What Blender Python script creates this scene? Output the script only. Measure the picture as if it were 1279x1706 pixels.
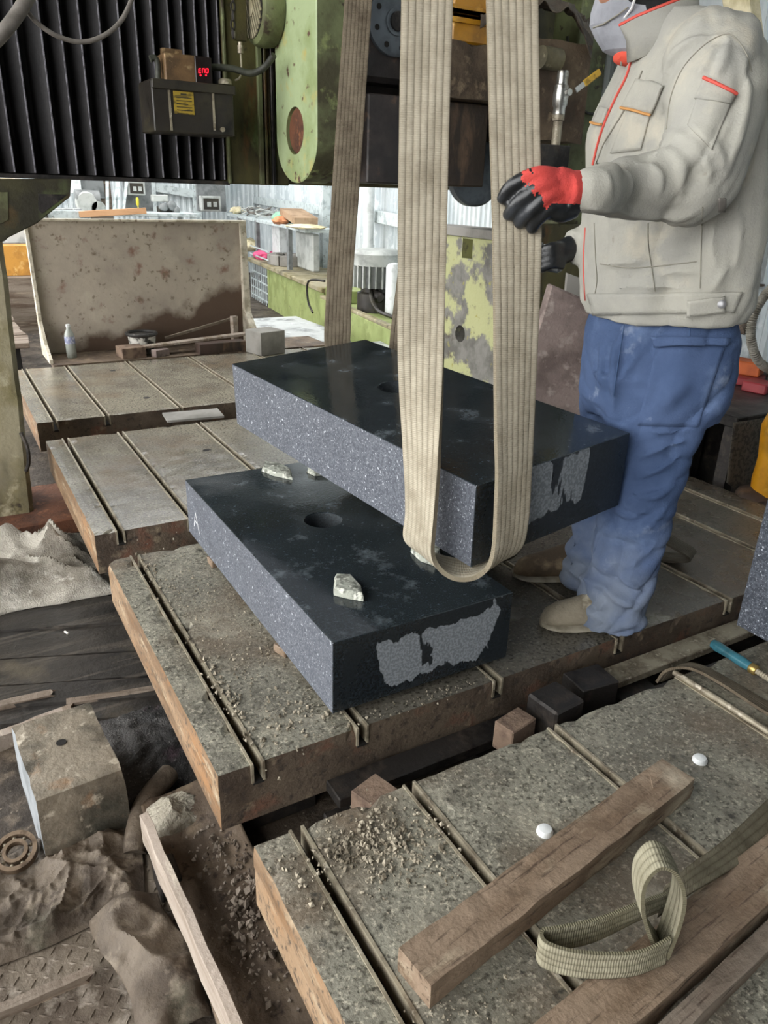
import bpy, bmesh, math, random
from mathutils import Vector, Matrix, noise, Euler
from mathutils.bvhtree import BVHTree
for _o in list(bpy.data.objects): bpy.data.objects.remove(_o)
SC = bpy.context.scene
COL = SC.collection
V = Vector
R = random.Random(7)
# ------------------------------------------------------------------ camera, sky, light, exposure
CAM_M = Matrix(((0.8666046433, 0.1716269363, -0.4685515840),
                (-0.4980837258, 0.3542539197, -0.7914649471),
                (0.0301495312, 0.9192651169, 0.3924826756)))
CAM_P = V((0, 0, 1.16)); FPX = 1258.0
cd = bpy.data.cameras.new('camera'); cam = bpy.data.objects.new('camera', cd); COL.objects.link(cam)
cam.matrix_world = Matrix.Translation(CAM_P) @ CAM_M.to_4x4()
cd.sensor_fit = 'HORIZONTAL'; cd.sensor_width = 36; cd.lens = 36 * FPX / 1279; cd.clip_start = .02; cd.clip_end = 200
SC.camera = cam
wd = bpy.data.worlds.new('overcast_sky'); SC.world = wd; wd.use_nodes = True
wd.node_tree.nodes['Background'].inputs[0].default_value = (.985, .985, .975, 1)
wd.node_tree.nodes['Background'].inputs[1].default_value = 3.6
SC.view_settings.view_transform = 'Standard'; SC.view_settings.look = 'None'
SC.view_settings.exposure = 0.75; SC.view_settings.gamma = 1.0; SC.view_settings.use_curve_mapping = False

def P(x, y, z=None, X=None, Y=None):
    """world point behind a point of the picture, at a known height or distance"""
    d = CAM_M @ V(((x - 639.5) / FPX, -(y - 853) / FPX, -1))
    if z is not None: t = (z - CAM_P.z) / d.z
    elif X is not None: t = X / d.x
    else: t = Y / d.y
    return CAM_P + d * t
def PV(x, y, p0, n):
    """the same on an upright plane through p0 with horizontal normal n"""
    d = CAM_M @ V(((x - 639.5) / FPX, -(y - 853) / FPX, -1)); n = V(n); p0 = V(p0)
    return CAM_P + d * ((p0 - CAM_P).dot(n) / d.dot(n))

# ------------------------------------------------------------------ materials
def srgb(h):
    h = h.lstrip('#'); o = []
    for i in (0, 2, 4):
        c = int(h[i:i+2], 16) / 255
        o.append(c / 12.92 if c <= .04045 else ((c + .055) / 1.055) ** 2.4)
    return (*o, 1)
def mat(name, base, layers=(), rough=.6, rough2=None, rscale=4, bump=.15, bscale=60, metal=0, coords='Object', spec=.5, bdetail=6, emit=0):
    """layers: (colour, scale, low, high, stretch xyz, kind) painted over the base by a noise mask"""
    m = bpy.data.materials.new(name); m.use_nodes = True
    nt = m.node_tree; N = nt.nodes; L = nt.links; b = N['Principled BSDF']
    tc = N.new('ShaderNodeTexCoord'); out = tc.outputs[coords]
    def mapped(st):
        if tuple(st) == (1, 1, 1): return out
        mp = N.new('ShaderNodeMapping'); mp.inputs['Scale'].default_value = st
        L.new(out, mp.inputs['Vector']); return mp.outputs[0]
    def nz(scale, st=(1, 1, 1), detail=6, kind='noise', rg=.6):
        if kind == 'voronoi':
            t = N.new('ShaderNodeTexVoronoi'); t.inputs['Scale'].default_value = scale; L.new(mapped(st), t.inputs['Vector']); return t.outputs['Distance']
        t = N.new('ShaderNodeTexNoise'); t.inputs['Scale'].default_value = scale; t.inputs['Detail'].default_value = detail
        t.inputs['Roughness'].default_value = rg
        L.new(mapped(st), t.inputs['Vector']); return t.outputs[0]
    def rng(v, lo, hi, a=0, c=1):
        r = N.new('ShaderNodeMapRange'); r.inputs['From Min'].default_value = lo; r.inputs['From Max'].default_value = hi
        r.inputs['To Min'].default_value = a; r.inputs['To Max'].default_value = c; L.new(v, r.inputs['Value']); return r.outputs[0]
    rgb = N.new('ShaderNodeRGB'); rgb.outputs[0].default_value = srgb(base) if isinstance(base, str) else base
    cur = rgb.outputs[0]
    for ly in layers:
        c, s, lo, hi = ly[:4]; st = ly[4] if len(ly) > 4 else (1, 1, 1); kd = ly[5] if len(ly) > 5 else 'noise'
        mx = N.new('ShaderNodeMix'); mx.data_type = 'RGBA'
        L.new(rng(nz(s, st, kind=kd), lo, hi), mx.inputs['Factor']); L.new(cur, mx.inputs[6])
        mx.inputs[7].default_value = srgb(c) if isinstance(c, str) else c
        cur = mx.outputs[2]
    L.new(cur, b.inputs['Base Color'])
    if rough2 is None: b.inputs['Roughness'].default_value = rough
    else: L.new(rng(nz(rscale), .35, .65, rough, rough2), b.inputs['Roughness'])
    b.inputs['Metallic'].default_value = metal; b.inputs['Specular IOR Level'].default_value = spec
    if bump:
        bp = N.new('ShaderNodeBump'); bp.inputs['Strength'].default_value = bump; bp.inputs['Distance'].default_value = .01
        L.new(nz(bscale, detail=bdetail), bp.inputs['Height']); L.new(bp.outputs[0], b.inputs['Normal'])
    if emit:
        b.inputs['Emission Color'].default_value = srgb(base); b.inputs['Emission Strength'].default_value = emit
    return m

# ------------------------------------------------------------------ mesh helpers
ORG = {}
def thing(name, label, cat, loc, group=None, kind=None):
    o = bpy.data.objects.new(name, None); COL.objects.link(o); o.location = loc; ORG[o.name] = V(loc)
    o.empty_display_size = .05
    tag(o, label, cat, group, kind); return o
def tag(o, label=None, cat=None, group=None, kind=None):
    if label: o['label'] = label
    if cat: o['category'] = cat
    if group: o['group'] = group
    if kind: o['kind'] = kind
    return o
class G:
    def __init__(s): s.v = []; s.f = []; s.mi = []; s.uv = {}
    def add(s, vs, fs, m=0):
        b = len(s.v); s.v += [V(p) for p in vs]
        for f in fs: s.f.append([b + i for i in f]); s.mi.append(m)
        return s
    def box(s, lo, hi, m=0): return s.obox([(a + b) / 2 for a, b in zip(lo, hi)], [b - a for a, b in zip(lo, hi)], None, m)
    def obox(s, c, size, rot=None, m=0):
        c = V(c); M = rot if rot is not None else Matrix.Identity(3)
        vs = [c + M @ V((x * size[0] / 2, y * size[1] / 2, z * size[2] / 2)) for x in (-1, 1) for y in (-1, 1) for z in (-1, 1)]
        return s.add(vs, [(0, 1, 3, 2), (4, 6, 7, 5), (0, 4, 5, 1), (2, 3, 7, 6), (0, 2, 6, 4), (1, 5, 7, 3)], m)
    def bar(s, a, b, w, h, up=(0, 0, 1), m=0):
        a = V(a); b = V(b); d = (b - a); ln = d.length; d.normalize(); u = V(up); sd = d.cross(u).normalized(); u = sd.cross(d)
        M = Matrix((d, sd, u)).transposed()
        return s.obox((a + b) / 2, (ln, w, h), M, m)
    def tube(s, path, r, n=10, m=0, cap=True, closed=False):
        path = [V(p) for p in path]; k = len(path); rs = r if isinstance(r, (list, tuple)) else [r] * k
        rings = []; ref = None
        for i, p in enumerate(path):
            if closed: t = path[(i + 1) % k] - path[i - 1]
            else: t = path[min(i + 1, k - 1)] - path[max(i - 1, 0)]
            t.normalize()
            if ref is None: ref = V((0, 0, 1)) if abs(t.z) < .9 else V((1, 0, 0))
            a = (ref - t * ref.dot(t))
            if a.length < 1e-5: a = t.orthogonal()
            a.normalize(); b = t.cross(a); ref = a
            rings.append([p + (a * math.cos(2 * math.pi * j / n) + b * math.sin(2 * math.pi * j / n)) * rs[i] for j in range(n)])
        vs = [p for q in rings for p in q]; fs = []
        for i in range(k if closed else k - 1):
            i2 = (i + 1) % k
            for j in range(n):
                fs.append((i * n + j, i * n + (j + 1) % n, i2 * n + (j + 1) % n, i2 * n + j))
        if cap and not closed: fs += [tuple(range(n))[::-1], tuple(range((k - 1) * n, k * n))]
        return s.add(vs, fs, m)
    def cyl(s, a, b, r, n=20, m=0, r2=None): return s.tube([a, b], [r, r if r2 is None else r2], n, m)
    def lathe(s, prof, c, axis=(0, 0, 1), n=24, m=0):
        c = V(c); ax = V(axis).normalized(); a = ax.orthogonal().normalized(); b = ax.cross(a); vs = []; fs = []
        for r, h in prof:
            for j in range(n):
                t = 2 * math.pi * j / n; vs.append(c + ax * h + (a * math.cos(t) + b * math.sin(t)) * max(r, 1e-4))
        for i in range(len(prof) - 1):
            for j in range(n): fs.append((i * n + j, i * n + (j + 1) % n, (i + 1) * n + (j + 1) % n, (i + 1) * n + j))
        fs += [tuple(range(n))[::-1], tuple(range((len(prof) - 1) * n, len(prof) * n))]
        return s.add(vs, fs, m)
    def prism(s, poly, ext, m=0):
        """flat outline (list of 3D points) pushed along ext"""
        k = len(poly); ext = V(ext); vs = [V(p) for p in poly] + [V(p) + ext for p in poly]
        fs = [tuple(range(k))[::-1], tuple(range(k, 2 * k))] + [(i, (i + 1) % k, k + (i + 1) % k, k + i) for i in range(k)]
        return s.add(vs, fs, m)
    def build(s, name, mats, parent=None, bevel=0, smooth=False, seg=1, origin=None, fix=True):
        if not isinstance(mats, (list, tuple)): mats = [mats]
        if parent is not None: og = ORG[parent.name]
        elif origin is not None: og = V(origin)
        else:
            og = V([(min(p[i] for p in s.v) + max(p[i] for p in s.v)) / 2 for i in range(3)]); og.z = min(p.z for p in s.v)
        me = bpy.data.meshes.new(name)
        me.from_pydata([p - og for p in s.v], [], s.f); me.update()
        for m in mats: me.materials.append(m)
        for p, i in zip(me.polygons, s.mi): p.material_index = i
        if s.uv:
            ul = me.uv_layers.new(name='UVMap')
            for p in me.polygons:
                for li, vi in zip(p.loop_indices, p.vertices): ul.data[li].uv = s.uv.get(vi, (0, 0))
        if bevel or fix:
            bm = bmesh.new(); bm.from_mesh(me)
            if fix: bmesh.ops.recalc_face_normals(bm, faces=bm.faces)
            if bevel:
                es = [e for e in bm.edges if len(e.link_faces) == 2 and e.calc_face_angle(0) > .5]
                bmesh.ops.bevel(bm, geom=es, offset=bevel, segments=seg, profile=.5, affect='EDGES', clamp_overlap=True)
            bm.to_mesh(me); bm.free()
        if smooth:
            for p in me.polygons: p.use_smooth = True
            try: me.set_sharp_from_angle(angle=.7)
            except Exception: pass
        o = bpy.data.objects.new(name, me); COL.objects.link(o)
        ORG[o.name] = og
        if parent is not None: o.parent = parent
        else: o.location = og
        return o
def one(g, name, m, label, cat, group=None, kind=None, **k):
    return tag(g.build(name, m, **k), label, cat, group, kind)
def struct(g, name, m, **k): return tag(g.build(name, m, **k), kind='structure')
def spline(pts, n=8, closed=False):
    """Catmull-Rom through pts"""
    pts = [V(p) for p in pts]; k = len(pts); out = []
    for i in range(k if closed else k - 1):
        g = (lambda j: pts[j % k]) if closed else (lambda j: pts[max(0, min(k - 1, j))])
        p0, p1, p2, p3 = g(i - 1), g(i), g(i + 1), g(i + 2)
        for q in range(n):
            t = q / n
            out.append(.5 * ((2 * p1) + (p2 - p0) * t + (2 * p0 - 5 * p1 + 4 * p2 - p3) * t * t + (3 * p1 - p0 - 3 * p2 + p3) * t ** 3))
    if not closed: out.append(pts[-1])
    return out
def ribbon(near, far, thick, name, m, parent=None, n=8, across=6, wob=0, groove=.0):
    """a woven band between two edge curves; u runs across, v along in metres"""
    A = spline(near, n); B = spline(far, n); g = G(); k = len(A); ln = 0; top = []
    rows = []
    for i in range(k):
        if i: ln += ((A[i] + B[i]) / 2 - (A[i-1] + B[i-1]) / 2).length
        t = ((A[min(i+1, k-1)] + B[min(i+1, k-1)]) - (A[max(i-1, 0)] + B[max(i-1, 0)])).normalized()
        w = (B[i] - A[i]); nn = w.cross(t).normalized()
        r1 = []; r2 = []
        for j in range(across + 1):
            u = j / across; off = nn * (wob * noise.noise(V((u * 3, ln * 9, 1.7)))) 
            p = A[i] + w * u + off
            r1.append((p + nn * thick / 2, u, ln)); r2.append((p - nn * thick / 2, u, ln))
        rows.append(r1 + r2[::-1])
    m_ = 2 * (across + 1)
    for r in rows:
        for p, u, v in r: g.uv[len(g.v)] = (u, v); g.v.append(p)
    for i in range(k - 1):
        for j in range(m_):
            g.f.append([i * m_ + j, i * m_ + (j + 1) % m_, (i + 1) * m_ + (j + 1) % m_, (i + 1) * m_ + j]); g.mi.append(0)
    g.f += [list(range(m_))[::-1], list(range((k - 1) * m_, k * m_))]; g.mi += [0, 0]
    return g.build(name, m, parent, smooth=True)
def webbing(name, c1, c2, dirt, ribs=7, rscale=1.0):
    m = bpy.data.materials.new(name); m.use_nodes = True; nt = m.node_tree; N = nt.nodes; L = nt.links; b = N['Principled BSDF']
    uv = N.new('ShaderNodeUVMap'); sp = N.new('ShaderNodeSeparateXYZ'); L.new(uv.outputs[0], sp.inputs[0])
    def mth(op, a, c, d=None):
        q = N.new('ShaderNodeMath'); q.operation = op
        for i, x in enumerate((a, c, d)):
            if x is None: continue
            if isinstance(x, (int, float)): q.inputs[i].default_value = x
            else: L.new(x, q.inputs[i])
        return q.outputs[0]
    cross = mth('SINE', mth('MULTIPLY', sp.outputs[1], 2 * math.pi / (.0042 * rscale)), 0)
    along = mth('ABSOLUTE', mth('SINE', mth('MULTIPLY', sp.outputs[0], math.pi * ribs), 0), 0)
    along = mth('POWER', along, .35)
    h = mth('ADD', mth('MULTIPLY', cross, .18), along)
    tc = N.new('ShaderNodeTexCoord'); nz = N.new('ShaderNodeTexNoise'); nz.inputs['Scale'].default_value = 14; nz.inputs['Detail'].default_value = 9; nz.inputs['Roughness'].default_value = .7
    L.new(tc.outputs['Object'], nz.inputs['Vector'])
    mx = N.new('ShaderNodeMix'); mx.data_type = 'RGBA'; L.new(along, mx.inputs[0]); mx.inputs[6].default_value = srgb(c2); mx.inputs[7].default_value = srgb(c1)
    r = N.new('ShaderNodeMapRange'); r.inputs['From Min'].default_value = .42; r.inputs['From Max'].default_value = .75; L.new(nz.outputs[0], r.inputs[0])
    m2 = N.new('ShaderNodeMix'); m2.data_type = 'RGBA'; L.new(r.outputs[0], m2.inputs[0]); L.new(mx.outputs[2], m2.inputs[6]); m2.inputs[7].default_value = srgb(dirt)
    L.new(m2.outputs[2], b.inputs['Base Color']); b.inputs['Roughness'].default_value = .95; b.inputs['Specular IOR Level'].default_value = .1
    bp = N.new('ShaderNodeBump'); bp.inputs['Strength'].default_value = .7; bp.inputs['Distance'].default_value = .0025
    L.new(mth('ADD', h, mth('MULTIPLY', nz.outputs[0], .6)), bp.inputs['Height']); L.new(bp.outputs[0], b.inputs['Normal'])
    return m
def rock(c, size, seed, flat=1.0, sub=2, jag=.35):
    rr = random.Random(seed); bm = bmesh.new(); bmesh.ops.create_icosphere(bm, subdivisions=sub, radius=1)
    o = V((rr.uniform(-9, 9), rr.uniform(-9, 9), rr.uniform(-9, 9))); g = G(); idx = {}
    for v in bm.verts:
        d = v.co.normalized(); k = 1 + jag * noise.noise(d * 1.6 + o) + .12 * noise.noise(d * 5 + o)
        p = d * k; idx[v.index] = p
    vs = [V(c) + V((idx[v.index].x * size[0], idx[v.index].y * size[1], idx[v.index].z * size[2])) for v in bm.verts]
    fs = [[v.index for v in f.verts] for f in bm.faces]; bm.free()
    g.add(vs, fs); return g
def subbox(g, lo, hi, step=.03, amp=.0015, chip=.012, seed=0, thr=.25, m=0, topm=None):
    """a stone-like box: subdivided, slightly uneven, with chipped upper edges"""
    n = [max(1, round((hi[i] - lo[i]) / step)) for i in range(3)]; n[2] = max(2, min(n[2], 4)); idx = {}; b = len(g.v)
    def vid(i, j, k):
        q = (i, j, k)
        if q not in idx:
            p = V((lo[0] + (hi[0]-lo[0]) * i / n[0], lo[1] + (hi[1]-lo[1]) * j / n[1], lo[2] + (hi[2]-lo[2]) * k / n[2]))
            s = V((seed * 3.1, seed * 1.7, 0)); d = noise.noise_vector(p * 14 + s) * amp
            ex = (i in (0, n[0])) or (j in (0, n[1]))
            if k == n[2] and ex:
                c = max(0, noise.noise(p * 22 + s) - thr) * chip * 2 + .0015
                cen = V(((lo[0]+hi[0])/2, (lo[1]+hi[1])/2, 0))
                dx = V(((1 if i == 0 else -1 if i == n[0] else 0), (1 if j == 0 else -1 if j == n[1] else 0), -1.0))
                d = d + dx * c
            idx[q] = len(g.v); g.v.append(p + d)
        return idx[q]
    def quad(a, bq, c, d, mm):
        g.f.append([a, bq, c, d]); g.mi.append(mm)
    for i in range(n[0]):
        for j in range(n[1]):
            quad(vid(i, j, n[2]), vid(i+1, j, n[2]), vid(i+1, j+1, n[2]), vid(i, j+1, n[2]), m if topm is None else topm)
            quad(vid(i, j, 0), vid(i, j+1, 0), vid(i+1, j+1, 0), vid(i+1, j, 0), m)
    for k in range(n[2]):
        for i in range(n[0]):
            quad(vid(i, 0, k), vid(i+1, 0, k), vid(i+1, 0, k+1), vid(i, 0, k+1), m)
            quad(vid(i, n[1], k), vid(i, n[1], k+1), vid(i+1, n[1], k+1), vid(i+1, n[1], k), m)
        for j in range(n[1]):
            quad(vid(0, j, k), vid(0, j, k+1), vid(0, j+1, k+1), vid(0, j+1, k), m)
            quad(vid(n[0], j, k), vid(n[0], j+1, k), vid(n[0], j+1, k+1), vid(n[0], j, k+1), m)
    return g
def grit(name, label, cat, spots, m, seed, parent=None, zfun=0.0):
    """loose stone crumbs, nobody could count them; spots: (x, y, rx, ry, n, smin, smax)"""
    rr = random.Random(seed); g = G()
    for x, y, rx, ry, n, s0, s1 in spots:
        for _ in range(n):
            px = rr.gauss(x, rx); py = rr.gauss(y, ry); s = s0 + (s1 - s0) * rr.random() ** 3
            Rm = Euler((rr.uniform(0, 6), rr.uniform(0, 6), rr.uniform(0, 6))).to_matrix()
            vs = [V((px, py, zfun + s * .45)) + Rm @ V((sx * s * rr.uniform(.6, 1.2), sy * s * rr.uniform(.5, 1), sz * s * rr.uniform(.4, .8))) for sx, sy, sz in ((1,0,0),(-1,0,0),(0,1,0),(0,-1,0),(0,0,1),(0,0,-1))]
            g.add(vs, [(0,2,4),(2,1,4),(1,3,4),(3,0,4),(2,0,5),(1,2,5),(3,1,5),(0,3,5)])
    o = g.build(name, m, parent, fix=False)
    return tag(o, label, cat, kind='stuff')
def sheet(name, fn, nu, nv, m, thick=.0, parent=None, smooth=True):
    """an uneven sheet: fn(u,v) -> point, given a little thickness downwards"""
    g = G()
    for j in range(nv + 1):
        for i in range(nu + 1): g.v.append(V(fn(i / nu, j / nv)))
    def q(i, j): return j * (nu + 1) + i
    for j in range(nv):
        for i in range(nu): g.f.append([q(i, j), q(i+1, j), q(i+1, j+1), q(i, j+1)]); g.mi.append(0)
    o = g.build(name, m, parent, smooth=smooth, fix=False)
    if thick:
        md = o.modifiers.new('thickness', 'SOLIDIFY'); md.thickness = thick; md.offset = -1
    return o
# ------------------------------------------------------------------ material library
M_ = {}
M_['table'] = mat('slotted_bed_stone', '#8b887a', [('#67645a', 5, .4, .66), ('#4a463c', 95, .5, .64), ('#b5ae9c', 120, .54, .66), ('#756553', 2.5, .5, .78), ('#aaa493', 7, .56, .8), ('#57534a', 17, .58, .74), ('#3f3d36', 34, .62, .7)], rough=.25, rough2=.6, rscale=3, bump=.4, bscale=110)
M_['tablewet'] = mat('slotted_bed_stone_wet', '#8a8577', [('#68635a', 4, .4, .66), ('#4c4840', 90, .5, .64), ('#a39c8b', 110, .55, .68), ('#75634f', 2.5, .52, .8)], rough=.03, rough2=.2, rscale=2.2, bump=.12, bscale=120)
M_['tabledark'] = mat('slotted_bed_stone_wet_shaded', '#67635a', [('#4d4a42', 4, .4, .64), ('#38352f', 90, .5, .64), ('#807b6e', 110, .55, .68), ('#5a4c3e', 2.5, .5, .78), ('#8d8879', 5, .64, .72)], rough=.06, rough2=.38, rscale=3, bump=.2, bscale=110)  # wet stone; shade by the worker's feet is painted in as darker colour
M_['tableside'] = mat('bed_side_rusty', '#645748', [('#463a2f', 6, .4, .6), ('#6f4c3b', 9, .55, .7), ('#8f8069', 16, .6, .72), ('#3c322b', 40, .55, .66)], rough=.65, rough2=.9, bump=.5, bscale=70)
M_['tableleft'] = mat('bed_side_tan', '#937a5f', [('#6f573f', 7, .42, .6, (1, .35, 2)), ('#9a7048', 4, .52, .72, (1, .5, 1.5)), ('#aa9a80', 13, .57, .7, (1, .4, 2)), ('#584a3c', 60, .54, .64), ('#b5a68c', 5, .62, .72)], rough=.6, rough2=.85, bump=.35, bscale=60)
M_['steel'] = mat('worn_steel', '#a39a86', [('#6d6252', 20, .45, .62), ('#c2b9a6', 40, .58, .66)], rough=.35, rough2=.6, metal=.25, bump=.2)
M_['darksteel'] = mat('dark_oily_steel', '#3a3735', [('#544c45', 15, .5, .65), ('#232120', 7, .5, .6)], rough=.35, rough2=.65, metal=.5, bump=.25)
M_['black'] = mat('slot_black', '#15120f', rough=.9, bump=.2)  # plain near-black for slot floors, hole discs and backings
M_['mud'] = mat('muddy_floor', '#4a4036', [('#2d261f', 4, .42, .6), ('#6a5e50', 12, .55, .68), ('#8a7f70', 70, .62, .7)], rough=.5, rough2=.9, bump=.8, bscale=30)
M_['concrete'] = mat('outdoor_concrete', '#8d8a84', [('#6b6862', 2, .45, .6)], rough=.9, bump=.2)
M_['wood'] = mat('weathered_timber', '#83776a', [('#5a4a3c', 9, .42, .6, (.15, 1.4, 1.4)), ('#9a8b78', 22, .56, .68, (.12, 1.5, 1.5)), ('#46382d', 45, .58, .66, (.1, 2, 2))], rough=.75, bump=.5, bscale=40)
M_['beam'] = mat('muddy_beam_wood', '#877461', [('#66523f', 8, .42, .6, (.3, 1.4, 1.4)), ('#a89a83', 12, .54, .7, (.4, 1.3, 1.3)), ('#4b3b2e', 50, .56, .66, (.15, 2, 2)), ('#b0a490', 5, .6, .8)], rough=.55, rough2=.85, bump=.45, bscale=50)
M_['wetwood'] = mat('wet_black_planks', '#332f2b', [('#1c1a18', 5, .42, .62, (.25, 1.6, 1)), ('#4c463f', 18, .54, .66, (.12, 2, 1)), ('#5b5346', 3, .6, .75)], rough=.35, rough2=.7, bump=.5, bscale=30)
M_['lath'] = mat('pale_split_wood', '#a3968a', [('#7d6e5e', 10, .45, .62, (1.4, .15, 1.4)), ('#bdb2a2', 30, .58, .68, (2, .15, 2))], rough=.8, bump=.4)
M_['chip'] = mat('rough_granite_chip', '#a9aca0', [('#6f7168', 40, .48, .56), ('#d7d8cc', 60, .55, .62)], rough=.85, bump=.7, bscale=80)
M_['crumb'] = mat('stone_crumbs', '#a39a88', [('#6d6454', 20, .45, .6)], rough=.9, bump=.3)
M_['rubble'] = mat('brown_rubble', '#a39688', [('#5c4f43', 10, .45, .6)], rough=.9, bump=.4)
M_['sling'] = webbing('sling_webbing', '#b5ad9b', '#857c6a', '#8d8472')
M_['sling2'] = webbing('sling_webbing_dusty', '#857b6a', '#695f50', '#564c40')
M_['sling3'] = webbing('sling_webbing_olive', '#9b9682', '#716c59', '#6a6552', ribs=4)
M_['sling4b'] = webbing('sling_webbing_tail', '#77705f', '#5c5646', '#4a4438', ribs=4)
M_['rust'] = mat('rusty_iron', '#6d452f', [('#4a2f22', 8, .45, .6), ('#8a5a3c', 16, .56, .68)], rough=.85, bump=.5, bscale=60)
M_['cloth'] = mat('muddy_tarpaulin', '#675b4d', [('#453b31', 5, .42, .6), ('#85796a', 13, .55, .68), ('#3d4030', 3, .6, .75)], rough=.55, rough2=.9, bump=.6, bscale=45)
M_['woven'] = mat('woven_sack', '#b8b2a6', [('#7d776b', 5, .45, .62), ('#d6d1c6', 14, .55, .68), ('#4d493f', 3, .6, .72)], rough=.7, bump=.8, bscale=160)
M_['white'] = mat('white_plastic', '#dfe2e2', [('#c3c6c5', 12, .5, .65)], rough=.35, bump=.02)
M_['teal'] = mat('teal_enamel', '#3a6f7d', [('#2d5660', 14, .5, .65)], rough=.25, bump=.03)
M_['brass'] = mat('brass', '#b39a5e', [('#7d6a3d', 18, .5, .65)], rough=.35, metal=.8, bump=.05)

def granite(name, base, fleck, amount, rough, rough2, stain=None, haze=None):
    m = bpy.data.materials.new(name); m.use_nodes = True; nt = m.node_tree; N = nt.nodes; L = nt.links; b = N['Principled BSDF']
    tc = N.new('ShaderNodeTexCoord'); O = tc.outputs['Object']
    def noi(s, d=3, r=.5, vec=None):
        t = N.new('ShaderNodeTexNoise'); t.inputs['Scale'].default_value = s; t.inputs['Detail'].default_value = d; t.inputs['Roughness'].default_value = r
        L.new(vec or O, t.inputs['Vector']); return t.outputs[0]
    def rng(v, lo, hi, a=0, c=1):
        r = N.new('ShaderNodeMapRange'); r.interpolation_type = 'SMOOTHSTEP'
        for q, x in zip(('From Min', 'From Max', 'To Min', 'To Max'), (lo, hi, a, c)): r.inputs[q].default_value = x
        L.new(v, r.inputs['Value']); return r.outputs[0]
    def mix(f, a, c):
        q = N.new('ShaderNodeMix'); q.data_type = 'RGBA'
        if isinstance(f, float): q.inputs[0].default_value = f
        else: L.new(f, q.inputs[0])
        for s_, x in ((6, a), (7, c)):
            if isinstance(x, str): q.inputs[s_].default_value = srgb(x)
            else: L.new(x, q.inputs[s_])
        return q.outputs[2]
    c = mix(rng(noi(150, 2), .42, .6), base, amount)
    c = mix(rng(noi(260, 2), .62, .72), c, fleck)
    c = mix(rng(noi(90, 2), .66, .72), c, fleck)
    rr = rng(noi(5, 5), .4, .65, rough, rough2)
    if haze:
        f = rng(noi(haze[1], 6, .7), haze[2], haze[3]); c = mix(f, c, haze[0])
    if stain:   # dry patches left between runs of water: (colour, x0, x1, z0, z1)
        col, x0, x1, z0, z1, zs_, thr = stain
        mp = N.new('ShaderNodeMapping'); mp.inputs['Scale'].default_value = (1, 1, zs_); L.new(O, mp.inputs['Vector'])
        n1 = noi(17, 4, .55, mp.outputs[0]); sp = N.new('ShaderNodeSeparateXYZ'); L.new(O, sp.inputs[0])
        def mth(op, a, c_):
            q = N.new('ShaderNodeMath'); q.operation = op
            for i, x in enumerate((a, c_)):
                if isinstance(x, (int, float)): q.inputs[i].default_value = x
                else: L.new(x, q.inputs[i])
            return q.outputs[0]
        wx = mth('MULTIPLY', rng(sp.outputs[0], x0, x0 + .06), rng(sp.outputs[0], x1 - .06, x1, 1, 0))
        wz = mth('MULTIPLY', rng(sp.outputs[2], z0, z0 + .05), rng(sp.outputs[2], z1 - .04, z1, 1, 0))
        f = mth('MULTIPLY', wx, wz); f = mth('SUBTRACT', mth('ADD', f, mth('MULTIPLY', mth('SUBTRACT', n1, .5), 3.4)), thr)
        f = rng(f, 0, .06); c = mix(f, c, mix(rng(noi(150, 2), .42, .6), col, '#8d9298'))
        q = N.new('ShaderNodeMix'); L.new(f, q.inputs[0]); L.new(rr, q.inputs[2]); q.inputs[3].default_value = .6; rr = q.outputs[0]
    L.new(c, b.inputs['Base Color']); L.new(rr, b.inputs['Roughness'])
    bp = N.new('ShaderNodeBump'); bp.inputs['Strength'].default_value = .06; bp.inputs['Distance'].default_value = .004
    L.new(noi(120, 3), bp.inputs['Height']); L.new(bp.outputs[0], b.inputs['Normal'])
    return m
M_['g_top'] = granite('granite_wet_top', '#22282b', '#3c454c', '#2b3236', .05, .2, haze=('#757e84', 8, .53, .82))  # pale haze mixed into the colour stands in for soft reflections
M_['g_side'] = granite('granite_sawn_side', '#5f636b', '#bcc1c8', '#494d56', .45, .65)
M_['g_front'] = granite('granite_wet_front', '#1c2124', '#31393f', '#242a2f', .2, .4, stain=('#70767b', -.17, .25, .0, .18, .4, .64))
M_['g_front2'] = granite('granite_wet_front_streaked', '#1c2124', '#31393f', '#242a2f', .2, .4, stain=('#70767b', -.15, .14, .03, .23, .2, .7))
M_['g_coarse'] = granite('granite_coarse_side', '#3a3e46', '#c9ced6', '#555a63', .4, .6)

# ------------------------------------------------------------------ setting: floor, roof, walls
FZ = -.35
g = G(); g.box((-14, -4, FZ - .1), (9, 16, FZ)); FLOOR = struct(g, 'floor', M_['mud'])
M_['roof'] = mat('roof_sheeting', '#6f7375', [('#55585a', 3, .4, .6)], rough=.7, bump=.1)
g = G()
for y0, y1 in ((-4, 5.8), (8.2, 9.4), (11.8, 16)): g.box((-3.2, y0, 4.6), (9, y1, 4.66))  # unseen roof, its gaps shaped to brighten the background and dim the foreground
g.box((4.2, 5.8, 4.6), (9, 11.8, 4.66)); g.box((-3.2, 5.8, 4.6), (-2.0, 11.8, 4.66)); struct(g, 'ceiling', M_['roof'])
M_['darkwall'] = mat('dim_sheet_wall', '#3d3f40', [('#2d2f30', 2, .4, .6)], rough=.8, bump=.1)
g = G(); g.box((-3.2, -3.2, FZ), (9, -3.1, 4.6)); struct(g, 'wall_front_light_block', M_['darkwall'])  # unseen dark wall added behind the camera to keep front faces dark
M_['sheetwall'] = mat('white_corrugated_sheet', '#c9d0d2', [('#a8b2b6', 3, .45, .62, (1, 1, .2)), ('#d9dedf', 9, .55, .7)], rough=.45, bump=.03)
M_['frame'] = mat('pale_steel_frame', '#c3cccc', [('#9aa4a6', 12, .5, .64), ('#8d8f8a', 30, .6, .68)], rough=.5, bump=.05)
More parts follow.
